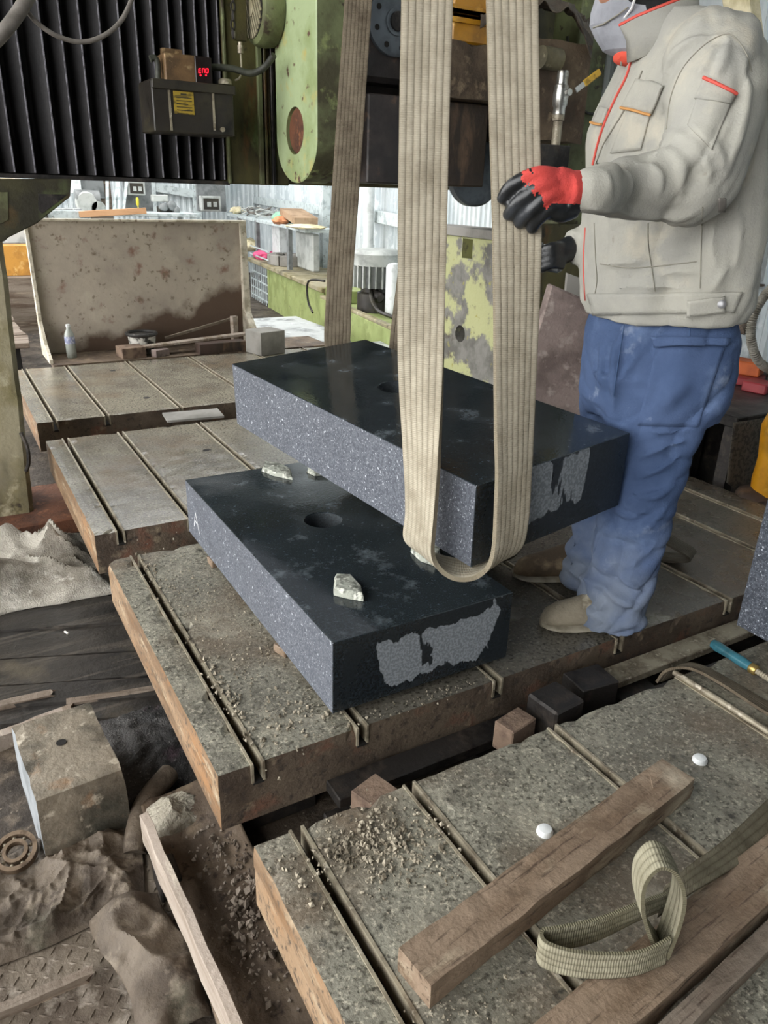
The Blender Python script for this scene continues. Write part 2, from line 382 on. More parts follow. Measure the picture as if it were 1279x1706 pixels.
WA, WB = V((3.72, 4.1, 0)), V((5.47, 14.05, 0))
def corrugated(g, a, b, z0, z1, pitch=.085, dep=.014):
    d = (b - a); ln = d.length; d.normalize(); nn = V((d.y, -d.x, 0)); n = int(ln / pitch); vs = []
    for i in range(n + 1):
        for q, o in ((0, 0), (.35, 0), (.5, dep), (.85, dep)):
            if i == n and q: break
            p = a + d * (ln * (i + q) / n) - nn * o
            vs.append(p)
    k = len(vs); pts = [V((p.x, p.y, z0)) for p in vs] + [V((p.x, p.y, z1)) for p in vs]
    g.add(pts, [(i, i + 1, k + i + 1, k + i) for i in range(k - 1)])
def sheeted_wall(name, a, b, n, z0, z1):
    d = (b - a); nn = V((d.y, -d.x, 0)).normalized()
    g = G(); g.add([a + nn * .02 + V((0, 0, z0)), b + nn * .02 + V((0, 0, z0)), b + nn * .02 + V((0, 0, z1)), a + nn * .02 + V((0, 0, z1)),
                    a + nn * .06 + V((0, 0, z0)), b + nn * .06 + V((0, 0, z0)), b + nn * .06 + V((0, 0, z1)), a + nn * .06 + V((0, 0, z1))],
                   [(0, 1, 2, 3), (4, 7, 6, 5), (0, 4, 5, 1), (3, 2, 6, 7), (0, 3, 7, 4), (1, 5, 6, 2)])
    w = struct(g, name, M_['sheetwall'])
    for i in range(n):
        g = G(); corrugated(g, a + d * (i / n), a + d * ((i + 1) / n), z0, z1); g.build('panel', M_['sheetwall'], w, fix=False)
    return w
WR = sheeted_wall('wall_right', WA, WB, 9, FZ, 4.6)
WK = sheeted_wall('wall_back', V((9, 14.1, 0)), V((-3.2, 14.1, 0)), 10, FZ, 4.6)
g = G(); g.box((9, -4, FZ), (9.1, 16, 4.6)); struct(g, 'wall_side', M_['darkwall'])
sheeted_wall('wall_near', V((3.72, -3.1, 0)), V((3.72, 4.1, 0)), 6, FZ, 4.6)

# ------------------------------------------------------------------ the four slotted stone beds
SLOTS = [.44, .70, 1.10, 1.54, 2.02, 2.43, 2.70]; XL, XR = .35, 2.86
BT, GAP = .155, .013
def bed(y0, y1, seed, label, crumb, top='table'):
    t = thing('slotted_bed', label, 'machine bed', ((XL + XR) / 2, (y0 + y1) / 2, -BT), 'slotted beds in a row')
    g = G(); g.box((XL + .001, y0 + .001, -BT), (XR, y1, -.056)); 
    g.build('bed_base', [M_['tableside'], M_['tableleft']], t)
    me = t.children[-1].data
    for p in me.polygons:
        if p.normal.x < -.9: p.material_index = 1
    xs = [XL] + SLOTS + [XR]
    for i in range(8):
        a = xs[i] + (GAP if i else 0); b = xs[i + 1] - (GAP if i < 7 else 0)
        g = G(); subbox(g, (a, y0, -.056), (b, y1, 0), .028, .0012, crumb, seed + i, m=1, topm=0)
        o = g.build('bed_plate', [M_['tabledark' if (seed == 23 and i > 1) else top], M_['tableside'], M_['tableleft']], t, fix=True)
        for p in o.data.polygons:
            if p.material_index == 1 and p.normal.x < -.7: p.material_index = 2
    for x in SLOTS:
        for s in (-1, 1):
            g = G(); g.box((x + s * GAP - .0035, y0 - .004, -.05), (x + s * GAP + .0025, y1 + .002, .0012)); g.build('slot_rail', M_['steel'], t)
        g = G(); g.box((x - GAP, y0 - .003, -.056), (x + GAP, y1, -.048)); g.build('slot_floor', M_['black'], t)
    return t
BED = [bed(-.35, 1.04, 11, 'grey slotted stone bed nearest the camera under loose timber beams', .012),
       bed(1.25, 2.385, 23, 'grey slotted stone bed carrying the lower black granite slab', .014),
       bed(2.605, 3.81, 37, 'glossy slotted stone bed between the granite slabs and the farthest bed', .005, 'tablewet'),
       bed(4.13, 5.46, 41, 'farthest slotted stone bed in front of the beige splash guard', .003, 'tablewet')]
# feet under the beds
for bi, (y0, y1) in enumerate(((-.35, 1.04), (1.25, 2.385), (2.605, 3.81), (4.13, 5.46))):
    for x in (.55, 1.5, 2.5):
        for y in (y0 + .25, y1 - .25):
            g = G(); g.box((x - .1, y - .1, FZ), (x + .1, y + .1, -BT)); g.build('bed_foot', M_['darksteel'], BED[bi], bevel=.004)
# bolt holes drilled in the far beds
for x, y, bi in ((.95, 5.2, 3), (.98, 4.42, 3), (1.62, 5.15, 3), (1.55, 4.4, 3), (1.0, 3.35, 2)):
    g = G(); g.lathe([(.012, 0), (.02, 0), (.02, .001), (.012, .001)], (x, y, -.0005), n=16); g.lathe([(.0125, 0), (.0125, .0008)], (x, y, 0), n=16)
    g.build('bolt_hole', M_['black'], BED[bi])

# ------------------------------------------------------------------ granite slabs
def slab_mesh(name, W, L_, T, hole, mats, parent=None):
    """origin at the front-left upper corner; x to the right, y backwards, z down from 0"""
    bm = bmesh.new(); n = 40; hx, hy, hr = hole
    # top and bottom as rings around the hole
    def ring(z):
        out = []; inn = []
        for i in range(n):
            a = 2 * math.pi * i / n; c, s = math.cos(a), math.sin(a)
            tx = ((W - hx) / c if c > 0 else -hx / c) if abs(c) > 1e-9 else 1e9
            ty = ((L_ - hy) / s if s > 0 else -hy / s) if abs(s) > 1e-9 else 1e9
            t = min(tx, ty); out.append((a, bm.verts.new((hx + c * t, hy + s * t, z)))); inn.append(bm.verts.new((hx + c * hr, hy + s * hr, z)))
        cs = [(math.atan2(y - hy, x - hx) % (2 * math.pi), bm.verts.new((x, y, z))) for x, y in ((0, 0), (W, 0), (W, L_), (0, L_))]
        return out, inn, cs
    o1, i1, c1 = ring(0); o0, i0, c0 = ring(-T)
    def cap(o, inn, cs, flip):
        for i in range(n):
            a0, v0 = o[i]; a1, v1 = o[(i + 1) % n]
            if i == n - 1: a1 += 2 * math.pi
            mid = [v for a, v in cs if a0 + 1e-6 < a < a1 - 1e-6]
            f = [v0] + mid + [v1, inn[(i + 1) % n], inn[i]]
            bm.faces.new(f[::-1] if flip else f)
    cap(o1, i1, c1, False); cap(o0, i0, c0, True)
    for i in range(n):
        bm.faces.new([i1[i], i1[(i + 1) % n], i0[(i + 1) % n], i0[i]])
        a0, v0 = o1[i]; a1, v1 = o1[(i + 1) % n]
        if i == n - 1: a1 += 2 * math.pi
        m1 = [v for a, v in c1 if a0 + 1e-6 < a < a1 - 1e-6]; m0 = [v for a, v in c0 if a0 + 1e-6 < a < a1 - 1e-6]
        s1 = [v0] + m1 + [v1]; s0 = [o0[i][1]] + m0 + [o0[(i + 1) % n][1]]
        for q in range(len(s1) - 1): bm.faces.new([s1[q + 1], s1[q], s0[q], s0[q + 1]])
    bmesh.ops.remove_doubles(bm, verts=bm.verts, dist=1e-5)
    bmesh.ops.recalc_face_normals(bm, faces=bm.faces)
    es = [e for e in bm.edges if len(e.link_faces) == 2 and e.calc_face_angle(0) > 1.2]
    bmesh.ops.bevel(bm, geom=es, offset=.0016, segments=1, affect='EDGES')
    me = bpy.data.meshes.new(name); bm.to_mesh(me); bm.free()
    for m in mats: me.materials.append(m)
    for p in me.polygons:
        nn = p.normal; c = p.center
        inh = (V((c.x - hx, c.y - hy)).length < hr + .004) and abs(nn.z) < .5
        p.material_index = 4 if inh else 0 if nn.z > .6 else 2 if nn.y < -.6 else 1 if (nn.x < -.6 or abs(nn.z) > .6 or nn.y > .6) else (1 if nn.x > .6 else 3)
    # the origin goes to the centre of the underside so that the slab sits on it
    for v in me.vertices: v.co += V((-W / 2, -L_ / 2, T))
    o = bpy.data.objects.new(name, me); COL.objects.link(o); return o
M_['g_hole'] = granite('granite_bored_hole', '#2b3033', '#4b5358', '#363c40', .5, .7)
M_['g_edge'] = mat('granite_light_arris', '#8f969c', [('#5f666d', 80, .5, .6)], rough=.5, bump=.1)
SW, SL, ST = .515, 1.146, .196
SL1 = slab_mesh('granite_slab', SW, SL, ST, (.278, .63, .058), [M_['g_top'], M_['g_side'], M_['g_front'], M_['g_edge'], M_['g_hole']])
SL1.location = (.645 + SW / 2, 1.295 + SL / 2, .024); ORG[SL1.name] = V(SL1.location)
tag(SL1, 'lower black granite slab with round hole and chalk letter A lying on the bed', 'granite slab')
UW, UL, UT = .529, 1.138, .205
SL2 = slab_mesh('granite_slab', UW, UL, UT, (.285, .64, .058), [M_['g_top'], M_['g_side'], M_['g_front2'], M_['g_edge'], M_['g_hole']])
Rz = Matrix.Rotation(.128, 3, 'Z'); Rx = Matrix.Rotation(.043, 3, 'X'); Ry = Matrix.Rotation(-.061, 3, 'Y'); UR = Rz @ Rx @ Ry
UO = V((.939, 1.201, .583))
def U(x, y, z): return UO + UR @ V((x, y, z))
SL2.matrix_world = Matrix.Translation(U(UW / 2, UL / 2, -UT)) @ UR.to_4x4(); ORG[SL2.name] = V(SL2.matrix_world.translation)
tag(SL2, 'upper black granite slab hanging tilted in two lifting slings', 'granite slab')
# chalk letter on the lower slab
M_['chalk'] = mat('white_chalk', '#e2e4e6', rough=.9, bump=.3)
A0 = P(329, 888, X=.644); A1 = P(326, 852, X=.644); A2 = P(334, 884, X=.644)
g = G(); xx = .6435
def stroke(g, p, q, w=.0035):
    g.bar((xx, p.y, p.z), (xx, q.y, q.z), w, .0006, up=(1, 0, 0))
pa, pb, pc = V((0, 2.365, .075)), V((0, 2.34, .135)), V((0, 2.305, .07))
stroke(g, pa, pb); stroke(g, pb, pc); stroke(g, pa.lerp(pb, .45), pb.lerp(pc, .55)); g.build('chalk_letter', M_['chalk'], SL1)
# spacers under the lower slab
for i, (x, y, lb) in enumerate(((.665, 2.2, 'under the far left of the lower granite slab'), (.665, 1.62, 'under the left side of the lower granite slab near the crumbs'), (1.12, 2.2, 'under the far right of the lower granite slab'), (1.11, 1.5, 'under the right side of the lower granite slab'))):
    g = G(); g.obox((x, y, .012), (.05, .05, .024), Matrix.Rotation(.3 * i, 3, 'Z')); one(g, 'wooden_spacer', M_['beam'], 'small wooden spacer ' + lb, 'spacer', bevel=.003)
# granite chips used as packing
def chip(pts, z, h, seed, label):
    rr = random.Random(seed); n = len(pts); g = G(); c = sum((V((x, y, 0)) for x, y in pts), V((0, 0, 0))) / n
    lo = [V((x, y, z)) for x, y in pts]; hi = [V((c.x + (x - c.x) * rr.uniform(.82, .95), c.y + (y - c.y) * rr.uniform(.82, .95), z + h * rr.uniform(.75, 1.1))) for x, y in pts]
    mid = [(a * .5 + b * .5) + V((rr.uniform(-.004, .004), rr.uniform(-.004, .004), 0)) for a, b in zip(lo, hi)]
    vs = lo + mid + hi + [V((c.x, c.y, z + h)), V((c.x, c.y, z))]
    fs = [(i, (i+1) % n, n + (i+1) % n, n + i) for i in range(n)] + [(n + i, n + (i+1) % n, 2*n + (i+1) % n, 2*n + i) for i in range(n)]
    fs += [(2*n + i, 2*n + (i+1) % n, 3*n) for i in range(n)] + [((i+1) % n, i, 3*n + 1) for i in range(n)]
    g.add(vs, fs); return one(g, 'stone_chip', M_['chip'], label, 'stone chip', 'granite chips packed on the lower slab')
def pxy(l, z): return [tuple(P(x, y, z).xy) for x, y in l]
chip(pxy([(435, 785), (455, 793), (487, 800), (486, 788), (468, 780), (440, 776)], .221), .221, .02, 3, 'long pale granite chip near the far end of the lower slab')
chip(pxy([(556, 992), (580, 998), (605, 1002), (602, 985), (583, 966), (557, 962)], .221), .221, .022, 5, 'diamond shaped granite chip lying alone on the lower slab')
chip(pxy([(684, 920), (700, 935), (728, 945), (735, 925), (712, 905), (690, 908)], .221), .221, .024, 8, 'white granite chip beside the bottom of the front sling')
chip([(1.05, 2.33), (1.1, 2.36), (1.14, 2.32), (1.11, 2.27), (1.06, 2.28)], .221, .02, 12, 'granite chip hidden below the far end of the hanging slab')

# ------------------------------------------------------------------ slings
def nrm(v): return V(v).normalized()
eL = nrm((UR @ V((0, 1, 0))).to_2d().to_3d()); eF = nrm((UR @ V((1, 0, 0))).to_2d().to_3d()); dg = nrm(eL + eF)
cB = U(0, 0, -UT); vp = nrm((-.89, .45, 0))
near = []; far = []
def lerp(a, b, t): return a * (1 - t) + b * t
LN = [(757, -120, .17, 1), (754, 0, .15, 1), (748, 197, .11, 1), (743, 419, .06, .95), (738, 620, .02, .6), (731, 779, -.01, .2), (724, 875, -.02, 0), (722, 925, -.022, 0)]
W_ = .097
top = V((1.13, 1.75, 2.5))
p = PV(757, -120, cB + dg * .17, dg)
near.append(p.lerp(top, .55)); far.append(near[-1] + vp * W_)
for x, y, o, tw in LN:
    p = PV(x, y, cB + dg * o, dg); w = nrm(lerp(eL, vp, tw)); near.append(p); far.append(p + w * W_)
for x, y, w in ((738, 953, lerp(eL, dg, .5)), (767, 966, dg), (800, 957, lerp(dg, eF, .5)), (820, 920, eF)):
    p = PV(x, y, cB - dg * .022, dg); near.append(p); far.append(p + nrm(w) * W_)
for x, y, o, tw in ((826, 806, -.01, .15), (825, 703, .0, .3), (821, 419, .05, .9), (815, 197, .1, 1), (810, 0, .14, 1), (807, -120, .16, 1)):
    p = PV(x, y, cB + dg * o, dg); w = nrm(lerp(eF, -vp, tw)); near.append(p); far.append(p + w * W_)
near.append(near[-1].lerp(top, .55)); far.append(near[-1] - vp * W_)
S1 = tag(ribbon(near, far, .011, 'lifting_sling', M_['sling'], n=8, across=14, wob=.002), 'wide pale webbing sling looped under the near corner of the hanging slab', 'lifting sling', 'webbing slings holding the upper slab')
cR = U(UW, UL, -UT) + dg * .03; near = []; far = []
RL = [((575, -100), (625, -100)), ((574, 0), (619, 0)), ((564, 150), (609, 150)), ((554, 300), (599, 300)), ((544, 480), (586, 480)), ((542, 590), (580, 590))]
w2 = nrm((.89, -.45, 0))
p = PV(575, -100, cR, dg); near.append(p.lerp(top, .4)); far.append(near[-1] + w2 * .1)
for (a, y), (b, y2) in RL: near.append(PV(a, y, cR, dg)); far.append(PV(b, y, cR + dg * .03, dg))
cb = cR
for x, y in ((566, 660), (590, 690), (625, 690)): p = PV(x, y, cb, dg); near.append(p); far.append(p - dg * .095)
for a, b, y in ((645, 690, 600), (652, 697, 540), (664, 708, 440), (680, 724, 250), (690, 736, 0), (694, 742, -100)):
    near.append(PV(a, y, cR, dg)); far.append(PV(b, y, cR + dg * .02, dg))
near.append(near[-1].lerp(top, .4)); far.append(near[-1] + w2 * .1)
S2 = tag(ribbon(near, far, .014, 'lifting_sling', M_['sling2'], n=8, across=14, wob=.002), 'brownish dusty webbing sling looped under the far corner of the hanging slab', 'lifting sling', 'webbing slings holding the upper slab')

# ------------------------------------------------------------------ loose things on the nearest bed
def plank(name, a, b, w, h, m, label, cat, z0=0.0, jag=0, seed=1, group=None, n=16):
    """a sawn beam from a to b (centre line), w wide, h high, a little uneven; jag splinters its far end"""
    a = V((*a, 0)); b = V((*b, 0)); d = (b - a).normalized(); s = V((-d.y, d.x, 0)); ln = (b - a).length; rr = random.Random(seed); vs = []; fs = []
    for i in range(n + 1):
        t = i / n
        for q, (u, v) in enumerate(((-.5, 0), (.5, 0), (.5, .5), (.5, 1), (0, 1), (-.5, 1), (-.5, .5))):
            e = 0 if i < n else -jag * rr.random()
            k = V((rr.uniform(-1, 1), rr.uniform(-1, 1), rr.uniform(-1, 1) if v else 0)) * .0015
            vs.append(a + d * (ln * t + e) + s * (u * w) + V((0, 0, z0 + v * h)) + k)
    for i in range(n):
        for q in range(7): fs.append((i * 7 + q, i * 7 + (q + 1) % 7, (i + 1) * 7 + (q + 1) % 7, (i + 1) * 7 + q))
    fs += [tuple(range(7))[::-1]]
    c = len(vs); vs.append(sum((vs[n * 7 + q] for q in range(7)), V((0, 0, 0))) / 7 - d * jag * .4); fs += [(n * 7 + q, n * 7 + (q + 1) % 7, c) for q in range(7)]
    M = Matrix((d, s, V((0, 0, 1)))).transposed(); g = G()
    inv = M.transposed(); g.add([inv @ (v - a) for v in vs], fs)
    o = g.build(name, m, origin=(0, 0, 0), bevel=.0)
    mid = V((ln / 2, 0, z0))
    for v in o.data.vertices: v.co -= mid
    o.matrix_world = Matrix.Translation(a + M @ mid) @ M.to_4x4(); ORG[o.name] = o.matrix_world.translation
    return tag(o, label, cat, group)
plank('timber_beam', (.47, .655), (1.23, .768), .078, .052, M_['beam'], 'muddy square timber beam with a splintered end lying across the nearest bed', 'timber beam', jag=.13, seed=4, n=22)
plank('timber_beam', (.42, .44), (1.4, .535), .085, .05, M_['beam'], 'wide timber plank running under the coiled strap into the lower corner', 'timber beam', seed=9, n=22)
plank('timber_beam', (.5, .375), (1.5, .478), .03, .035, M_['wood'], 'narrow timber lath beside the wide plank in the lower right corner', 'timber beam', seed=14, n=22)
for (x, y, lb) in ((1165, 1268, 'white plastic plug in the bed beyond the splintered beam end'), (907, 1387, 'white plastic plug half hidden behind the muddy timber beam')):
    c = P(x, y, 0); g = G(); g.lathe([(.0165, 0), (.0165, .006), (.013, .011), (.006, .0125), (0, .013)], c, n=20); one(g, 'plastic_plug', M_['white'], lb, 'plug', smooth=True)
# clamp with turquoise handle
c0, c1, c2 = P(1186, 1070, .03), P(1243, 1106, .03), P(1300, 1140, .03)
for p in (c0, c1, c2): p.z = .028
t = thing('screw_clamp', 'teal handled screw clamp lying at the right edge of the nearest bed', 'clamp', (c1.x, c1.y, 0))
d = (c1 - c0).normalized()
pr = []
for q, r in ((0, .008), (.004, .013), (.02, .0155), (.06, .0135), (.1, .0145), (.128, .0125)): pr.append((r, q))
g = G(); g.lathe(pr, c0, d, n=18); g.build('handle', M_['teal'], t, smooth=True)
g = G(); g.lathe([(.014, .128), (.0145, .13), (.0145, .145), (.012, .148)], c0, d, n=18); g.build('collar', M_['brass'], t, smooth=True)
g = G(); pr = []
for i in range(60): pr.append((.0065 if i % 2 else .0085, .148 + i * .0035))
g.lathe(pr, c0, d, n=10); g.build('threaded_rod', M_['steel'], t)
g = G(); e = c0 + d * .36; g.box((e.x - .035, e.y - .02, 0), (e.x + .035, e.y + .02, .05)); g.build('clamp_jaw', M_['darksteel'], t, bevel=.003)
# strap coiled on the planks
def onedge(pts, z0, h, name, m, label, n=8, lean=0, group=None):
    near = []; far = []
    for q in pts:
        x, y = q[0], q[1]; hh = q[2] if len(q) > 2 else h; zz = q[3] if len(q) > 3 else z0
        near.append(V((x, y, zz))); far.append(V((x + lean, y + lean, zz + hh)))
    return tag(ribbon(near, far, .006, name, m, n=n, across=8, wob=.003), label, 'strap', group)
z = .052
def q(x, y, zz=z): p = P(x, y, zz); return (p.x, p.y)
L_ = [(*q(1120, 1510, .05), .036, .053), (*q(1060, 1537, .05), .046, .053), (*q(985, 1570, .05), .05, .053), (*q(920, 1585, .05), .052, .053), (*q(897, 1590, .05), .052, .053),
      (*q(905, 1612, .05), .054, .053), (*q(965, 1628, .05), .054, .053), (*q(1050, 1628, .05), .054, .053), (*q(1105, 1605, .05), .058, .053)]
onedge(L_, .053, .052, 'lifting_strap', M_['sling3'], 'olive webbing strap coiled on edge over the wide timber plank')
STRAP = bpy.data.objects['lifting_strap']
e0 = P(1100, 1600, .053)
ey = []
for x, y, h in ((1108, 1604, .0), (1090, 1575, .02), (1072, 1520, .045), (1075, 1475, .07), (1100, 1448, .09), (1128, 1460, .088), (1140, 1500, .06), (1130, 1550, .035), (1112, 1600, .008)):
    ey.append((x, y, h))
vd = V((.51, .86, 0)); nearE = []; farE = []
base = P(1105, 1602, .055)
for x, y, h in ey:
    p = PV(x, y, base, vd); p.z = max(p.z, .056); nearE.append(p); farE.append(p + vd * .05 + V((0, 0, .0)))
o = ribbon(nearE, farE, .006, 'strap_eye', M_['sling3'], STRAP, n=8, across=6, wob=.002)
nT = []; fT = []
for (xa, ya), (xb, yb), z1 in (((1095, 1528), (1105, 1480), .062), ((1150, 1490), (1150, 1440), .064), ((1215, 1450), (1205, 1400), .05), ((1290, 1400), (1275, 1335), .03), ((1380, 1330), (1350, 1260), .012)):
    nT.append(P(xa, ya, z1)); fT.append(P(xb, yb, z1 + .004))
ribbon(nT, fT, .006, 'strap_tail', M_['sling4b'], STRAP, n=8, across=6, wob=.004)
# strap and rod beside the slot
pa = P(1115, 1128, .0); pb = P(1300, 1240, .0)
g = G(); g.tube([V((1.53, 1.05, .008)), V((1.535, .9, .008)), V((1.538, .4, .008))], .008, 12); one(g, 'steel_rod', M_['steel'], 'long thin steel rod lying along a slot beside the folded sling', 'rod', smooth=True)
near = [V((1.5, 1.075, -.03)), V((1.512, 1.06, .012)), V((1.55, 1.02, .03)), V((1.57, .95, .028)), V((1.575, .85, .022)), V((1.575, .7, .02)), V((1.57, .4, .02))]
far = [V((1.575, 1.075, -.035)), V((1.59, 1.06, .01)), V((1.62, 1.02, .012)), V((1.635, .95, .006)), V((1.64, .85, .005)), V((1.64, .7, .005)), V((1.64, .4, .005))]
tag(ribbon(near, far, .007, 'folded_sling', M_['sling2'], n=6, across=8, wob=.002), 'folded grey sling hanging over the far edge of the nearest bed', 'lifting sling')
# packing in the gap between the two near beds
def blk(name, lo, hi, m, label, cat, rz=0, group=None, bevel=.003):
    c = V([(a + b) / 2 for a, b in zip(lo, hi)]); g = G(); g.obox(c, [b - a for a, b in zip(lo, hi)], Matrix.Rotation(rz, 3, 'Z')); return one(g, name, m, label, cat, group, bevel=bevel)
blk('steel_block', (1.135, 1.075, -.16), (1.24, 1.175, .0), M_['darksteel'], 'chipped dark steel cube wedged between the two near beds', 'steel block', .1, bevel=.006)
blk('steel_block', (1.3, 1.13, -.18), (1.42, 1.22, -.03), M_['darksteel'], 'flat dark block behind the steel cube in the gap', 'steel block', -.1)
blk('steel_bar', (1.45, 1.165, -.1), (2.6, 1.235, -.075), M_['steel'], 'long flat steel bar lying in the gap below the granite at right', 'steel bar')
blk('steel_bar', (1.5, 1.06, -.12), (2.6, 1.13, -.1), M_['darksteel'], 'second flat steel bar in the gap nearer the folded sling', 'steel bar')
blk('steel_bar', (.6, 1.17, -.14), (1.13, 1.24, -.11), M_['darksteel'], 'flat steel bar in the gap under the front of the bed', 'steel bar')
M_['brick'] = mat('pinkish_brick', '#85705f', [('#5f4d42', 12, .45, .6)], rough=.9, bump=.6)
blk('brick', (1.02, 1.1, -.11), (1.11, 1.16, -.03), M_['brick'], 'pinkish brick piece left of the dark steel cube', 'brick', .2)
blk('brick', (.62, 1.07, -.2), (.7, 1.15, -.06), M_['brick'], 'broken brick in the shadow of the gap near the front slots', 'brick', .3)
for i, (x0, x1, z0, z1) in enumerate(((.59, .73, FZ, -.2), (1.0, 1.26, FZ, -.16), (1.28, 1.43, FZ, -.18), (1.46, 1.6, FZ, -.12), (2.3, 2.5, FZ, -.12))):
    lb = ['under the broken brick', 'under the dark steel cube', 'under the flat dark block', 'under the middle of the long steel bars', 'under the right end of the long steel bars'][i]
    blk('packing_block', (x0, 1.055, z0), (x1, 1.235, z1), M_['darksteel'], 'dark packing block in the gap ' + lb, 'block', group='packing blocks in the gap')
# granite slab at the right edge
g = G(); subbox(g, (1.775, .25, .08), (2.3, 1.06, .56), .06, .0004, .004, 5)
o = one(g, 'granite_slab', M_['g_coarse'], 'coarse speckled granite slab cut off by the right edge of the picture', 'granite slab')
for y in (.4, .9): blk('steel_block', (1.85, y - .05, .0), (2.2, y + .05, .08), M_['darksteel'], 'dark bearer block under the %s end of the speckled granite slab at right' % ('near' if y < .5 else 'far'), 'steel block')
# crumbs
grit('stone_crumbs', 'pale stone crumbs scattered over the bed around the lower slab', 'stone crumbs', [(.55, 2.0, .06, .2, 260, .002, .006), (.56, 1.6, .05, .1, 120, .002, .007), (.58, 1.35, .06, .05, 160, .002, .009), (.46, 1.5, .012, .12, 90, .003, .01), (.47, 2.2, .02, .1, 60, .003, .01), (.9, 1.27, .12, .012, 80, .002, .005)], M_['crumb'], 3)
grit('stone_crumbs', 'pale stone crumbs heaped on the nearest bed by its broken corner', 'stone crumbs', [(.57, .92, .05, .05, 420, .0025, .009), (.5, .95, .02, .04, 120, .003, .009), (.64, .9, .04, .05, 160, .002, .006), (.42, .93, .03, .03, 60, .003, .008), (.5, .58, .06, .03, 90, .002, .005)], M_['crumb'], 5)
M_['knit'] = mat('dirty_white_knit', '#c3bcab', [('#8f8775', 9, .45, .62), ('#d9d3c4', 20, .55, .68)], rough=.9, bump=.9, bscale=130)
# ------------------------------------------------------------------ left of the beds: planks, pillar, sack, block
def axm(rz): return Matrix.Rotation(rz, 3, 'Z')
ys = [900, 948, 992, 1040, 1088, 1132, 1166, 1196]
for i in range(7):
    y0, y1 = ys[i], ys[i + 1] - 2; zt = -.31 + .004 * ((i * 7) % 3)
    a, b, c, d = P(-260, y0 + 28, zt), P(345, y0 - 10, zt), P(345, y1 - 10, zt), P(-260, y1 + 28, zt)
    g = G(); n = 14; vs = []
    for q in range(n + 1):
        t = q / n
        for e, (p, r) in enumerate(((a, b), (d, c))):
            w = p.lerp(r, t); w.y += .006 * noise.noise(V((t * 9, i * 3 + e, 0)));  w.z += .004 * noise.noise(V((t * 5, i * 2.3, e)))
            vs += [V((w.x, w.y, FZ)), w.copy()]
    fs = []
    for q in range(n):
        k = q * 4; j = k + 4; fs += [(k+1, j+1, j+3, k+3), (k, k+1, j+1, j), (k+2, j+2, j+3, k+3)]
    fs += [(0, 2, 3, 1), (n*4, n*4+1, n*4+3, n*4+2)]
    g.add(vs, fs); g.build('floor_plank', M_['wetwood'], FLOOR)
# splintered laths at the edge of the planks
def lath(x0, y0, x1, y1, z, w, h, label, m='wood', seed=1): return plank('wood_lath', tuple(P(x0, y0, z).xy), tuple(P(x1, y1, z).xy), w, h, M_[m], label, 'wood lath', z0=z - h, seed=seed, jag=.03, n=8)
lath(-60, 1245, 130, 1172, -.30, .03, .05, 'pale grey wood lath lying behind the square stone block', 'lath', 3)
lath(-30, 1178, 100, 1150, -.295, .03, .02, 'short splintered lath on the edge of the wet planks', 'wood', 6)
lath(110, 1168, 330, 1135, -.30, .028, .04, 'dark edge lath running toward the rusty bed at left', 'wood', 8)
# square stone block with a drilled hole
M_['block'] = mat('dirty_stone_block', '#857b6b', [('#5a5246', 7, .42, .6), ('#3a382e', 4, .5, .66), ('#b8ae9c', 22, .58, .68), ('#8a6f55', 10, .6, .72)], rough=.6, rough2=.9, bump=.5, bscale=50)
M_['blockpale'] = mat('pale_sawn_block_face', '#8f9396', [('#74787a', 8, .45, .6)], rough=.7, bump=.2)
g = G(); subbox(g, (-.1, -.155, 0), (.1, .155, .2), .03, .0025, .007, 3)
c = V((.093, 1.69, FZ)); rm = axm(.07)
g.v = [c + rm @ p for p in g.v]
o = g.build('stone_block', [M_['block'], M_['blockpale']]); SB = tag(o, 'square dirty stone block with a small drilled hole on the floor at left', 'stone block')
for p in o.data.polygons:
    if p.normal.x < -.8: p.material_index = 1
hc = P(102, 1237, FZ + .2005); g = G(); g.lathe([(.0125, 0), (.0125, .0012)], hc, n=18); g.build('drill_hole', M_['black'], SB)
# heap of grit between block and bed
M_['grit'] = mat('dark_wet_grit', '#3b3836', [('#1f1d1c', 9, .42, .6), ('#6b6864', 120, .58, .66), ('#5a3f4a', 6, .6, .72)], rough=.35, rough2=.7, bump=1, bscale=120)
def heap(u, v): 
    x = .16 + .34 * u; y = 1.62 + .42 * v; r = max(0, 1 - (2*u-1)**2) * max(0, 1 - (2*v-1)**2)
    return (x, y, FZ + .005 + .05 * r ** .6 + .014 * r * noise.noise(V((x * 30, y * 30, 0))))
o = sheet('grit_heap', heap, 40, 44, M_['grit']); tag(o, 'heap of dark wet grit between the square block and the bed', 'grit', kind='stuff')
# roller bearing
bc = P(20, 1440, FZ + .012); bc = V((-.055, 1.56, FZ))
t = thing('ball_bearing', 'rusty ball bearing lying on the mud beside the square block', 'bearing', bc)
M_['bearing'] = mat('rusty_bearing_steel', '#7d6b58', [('#4c3d31', 20, .45, .6)], rough=.5, metal=.5, bump=.3)
ax = V((-.1, -.35, 1)).normalized(); bcc = bc + V((0, -.01, .055))
for nm, r0, r1 in (('outer_ring', .038, .048), ('inner_ring', .02, .028)):
    g = G(); g.lathe([(r0, -.01), (r1, -.01), (r1, .01), (r0, .01), (r0, -.01)], bcc, ax, 28); g.f = g.f[:-2]; g.mi = g.mi[:-2]; g.build(nm, M_['bearing'], t, smooth=True)
a1 = ax.orthogonal().normalized(); b1 = ax.cross(a1)
for i in range(9):
    an = i * 2 * math.pi / 9; cc = bcc + (a1 * math.cos(an) + b1 * math.sin(an)) * .033
    g = G(); g.lathe([(.0005, -.005), (.0035, -.0035), (.005, 0), (.0035, .0035), (.0005, .005)], cc, ax, 10); g.build('ball', M_['steel'], t, smooth=True)
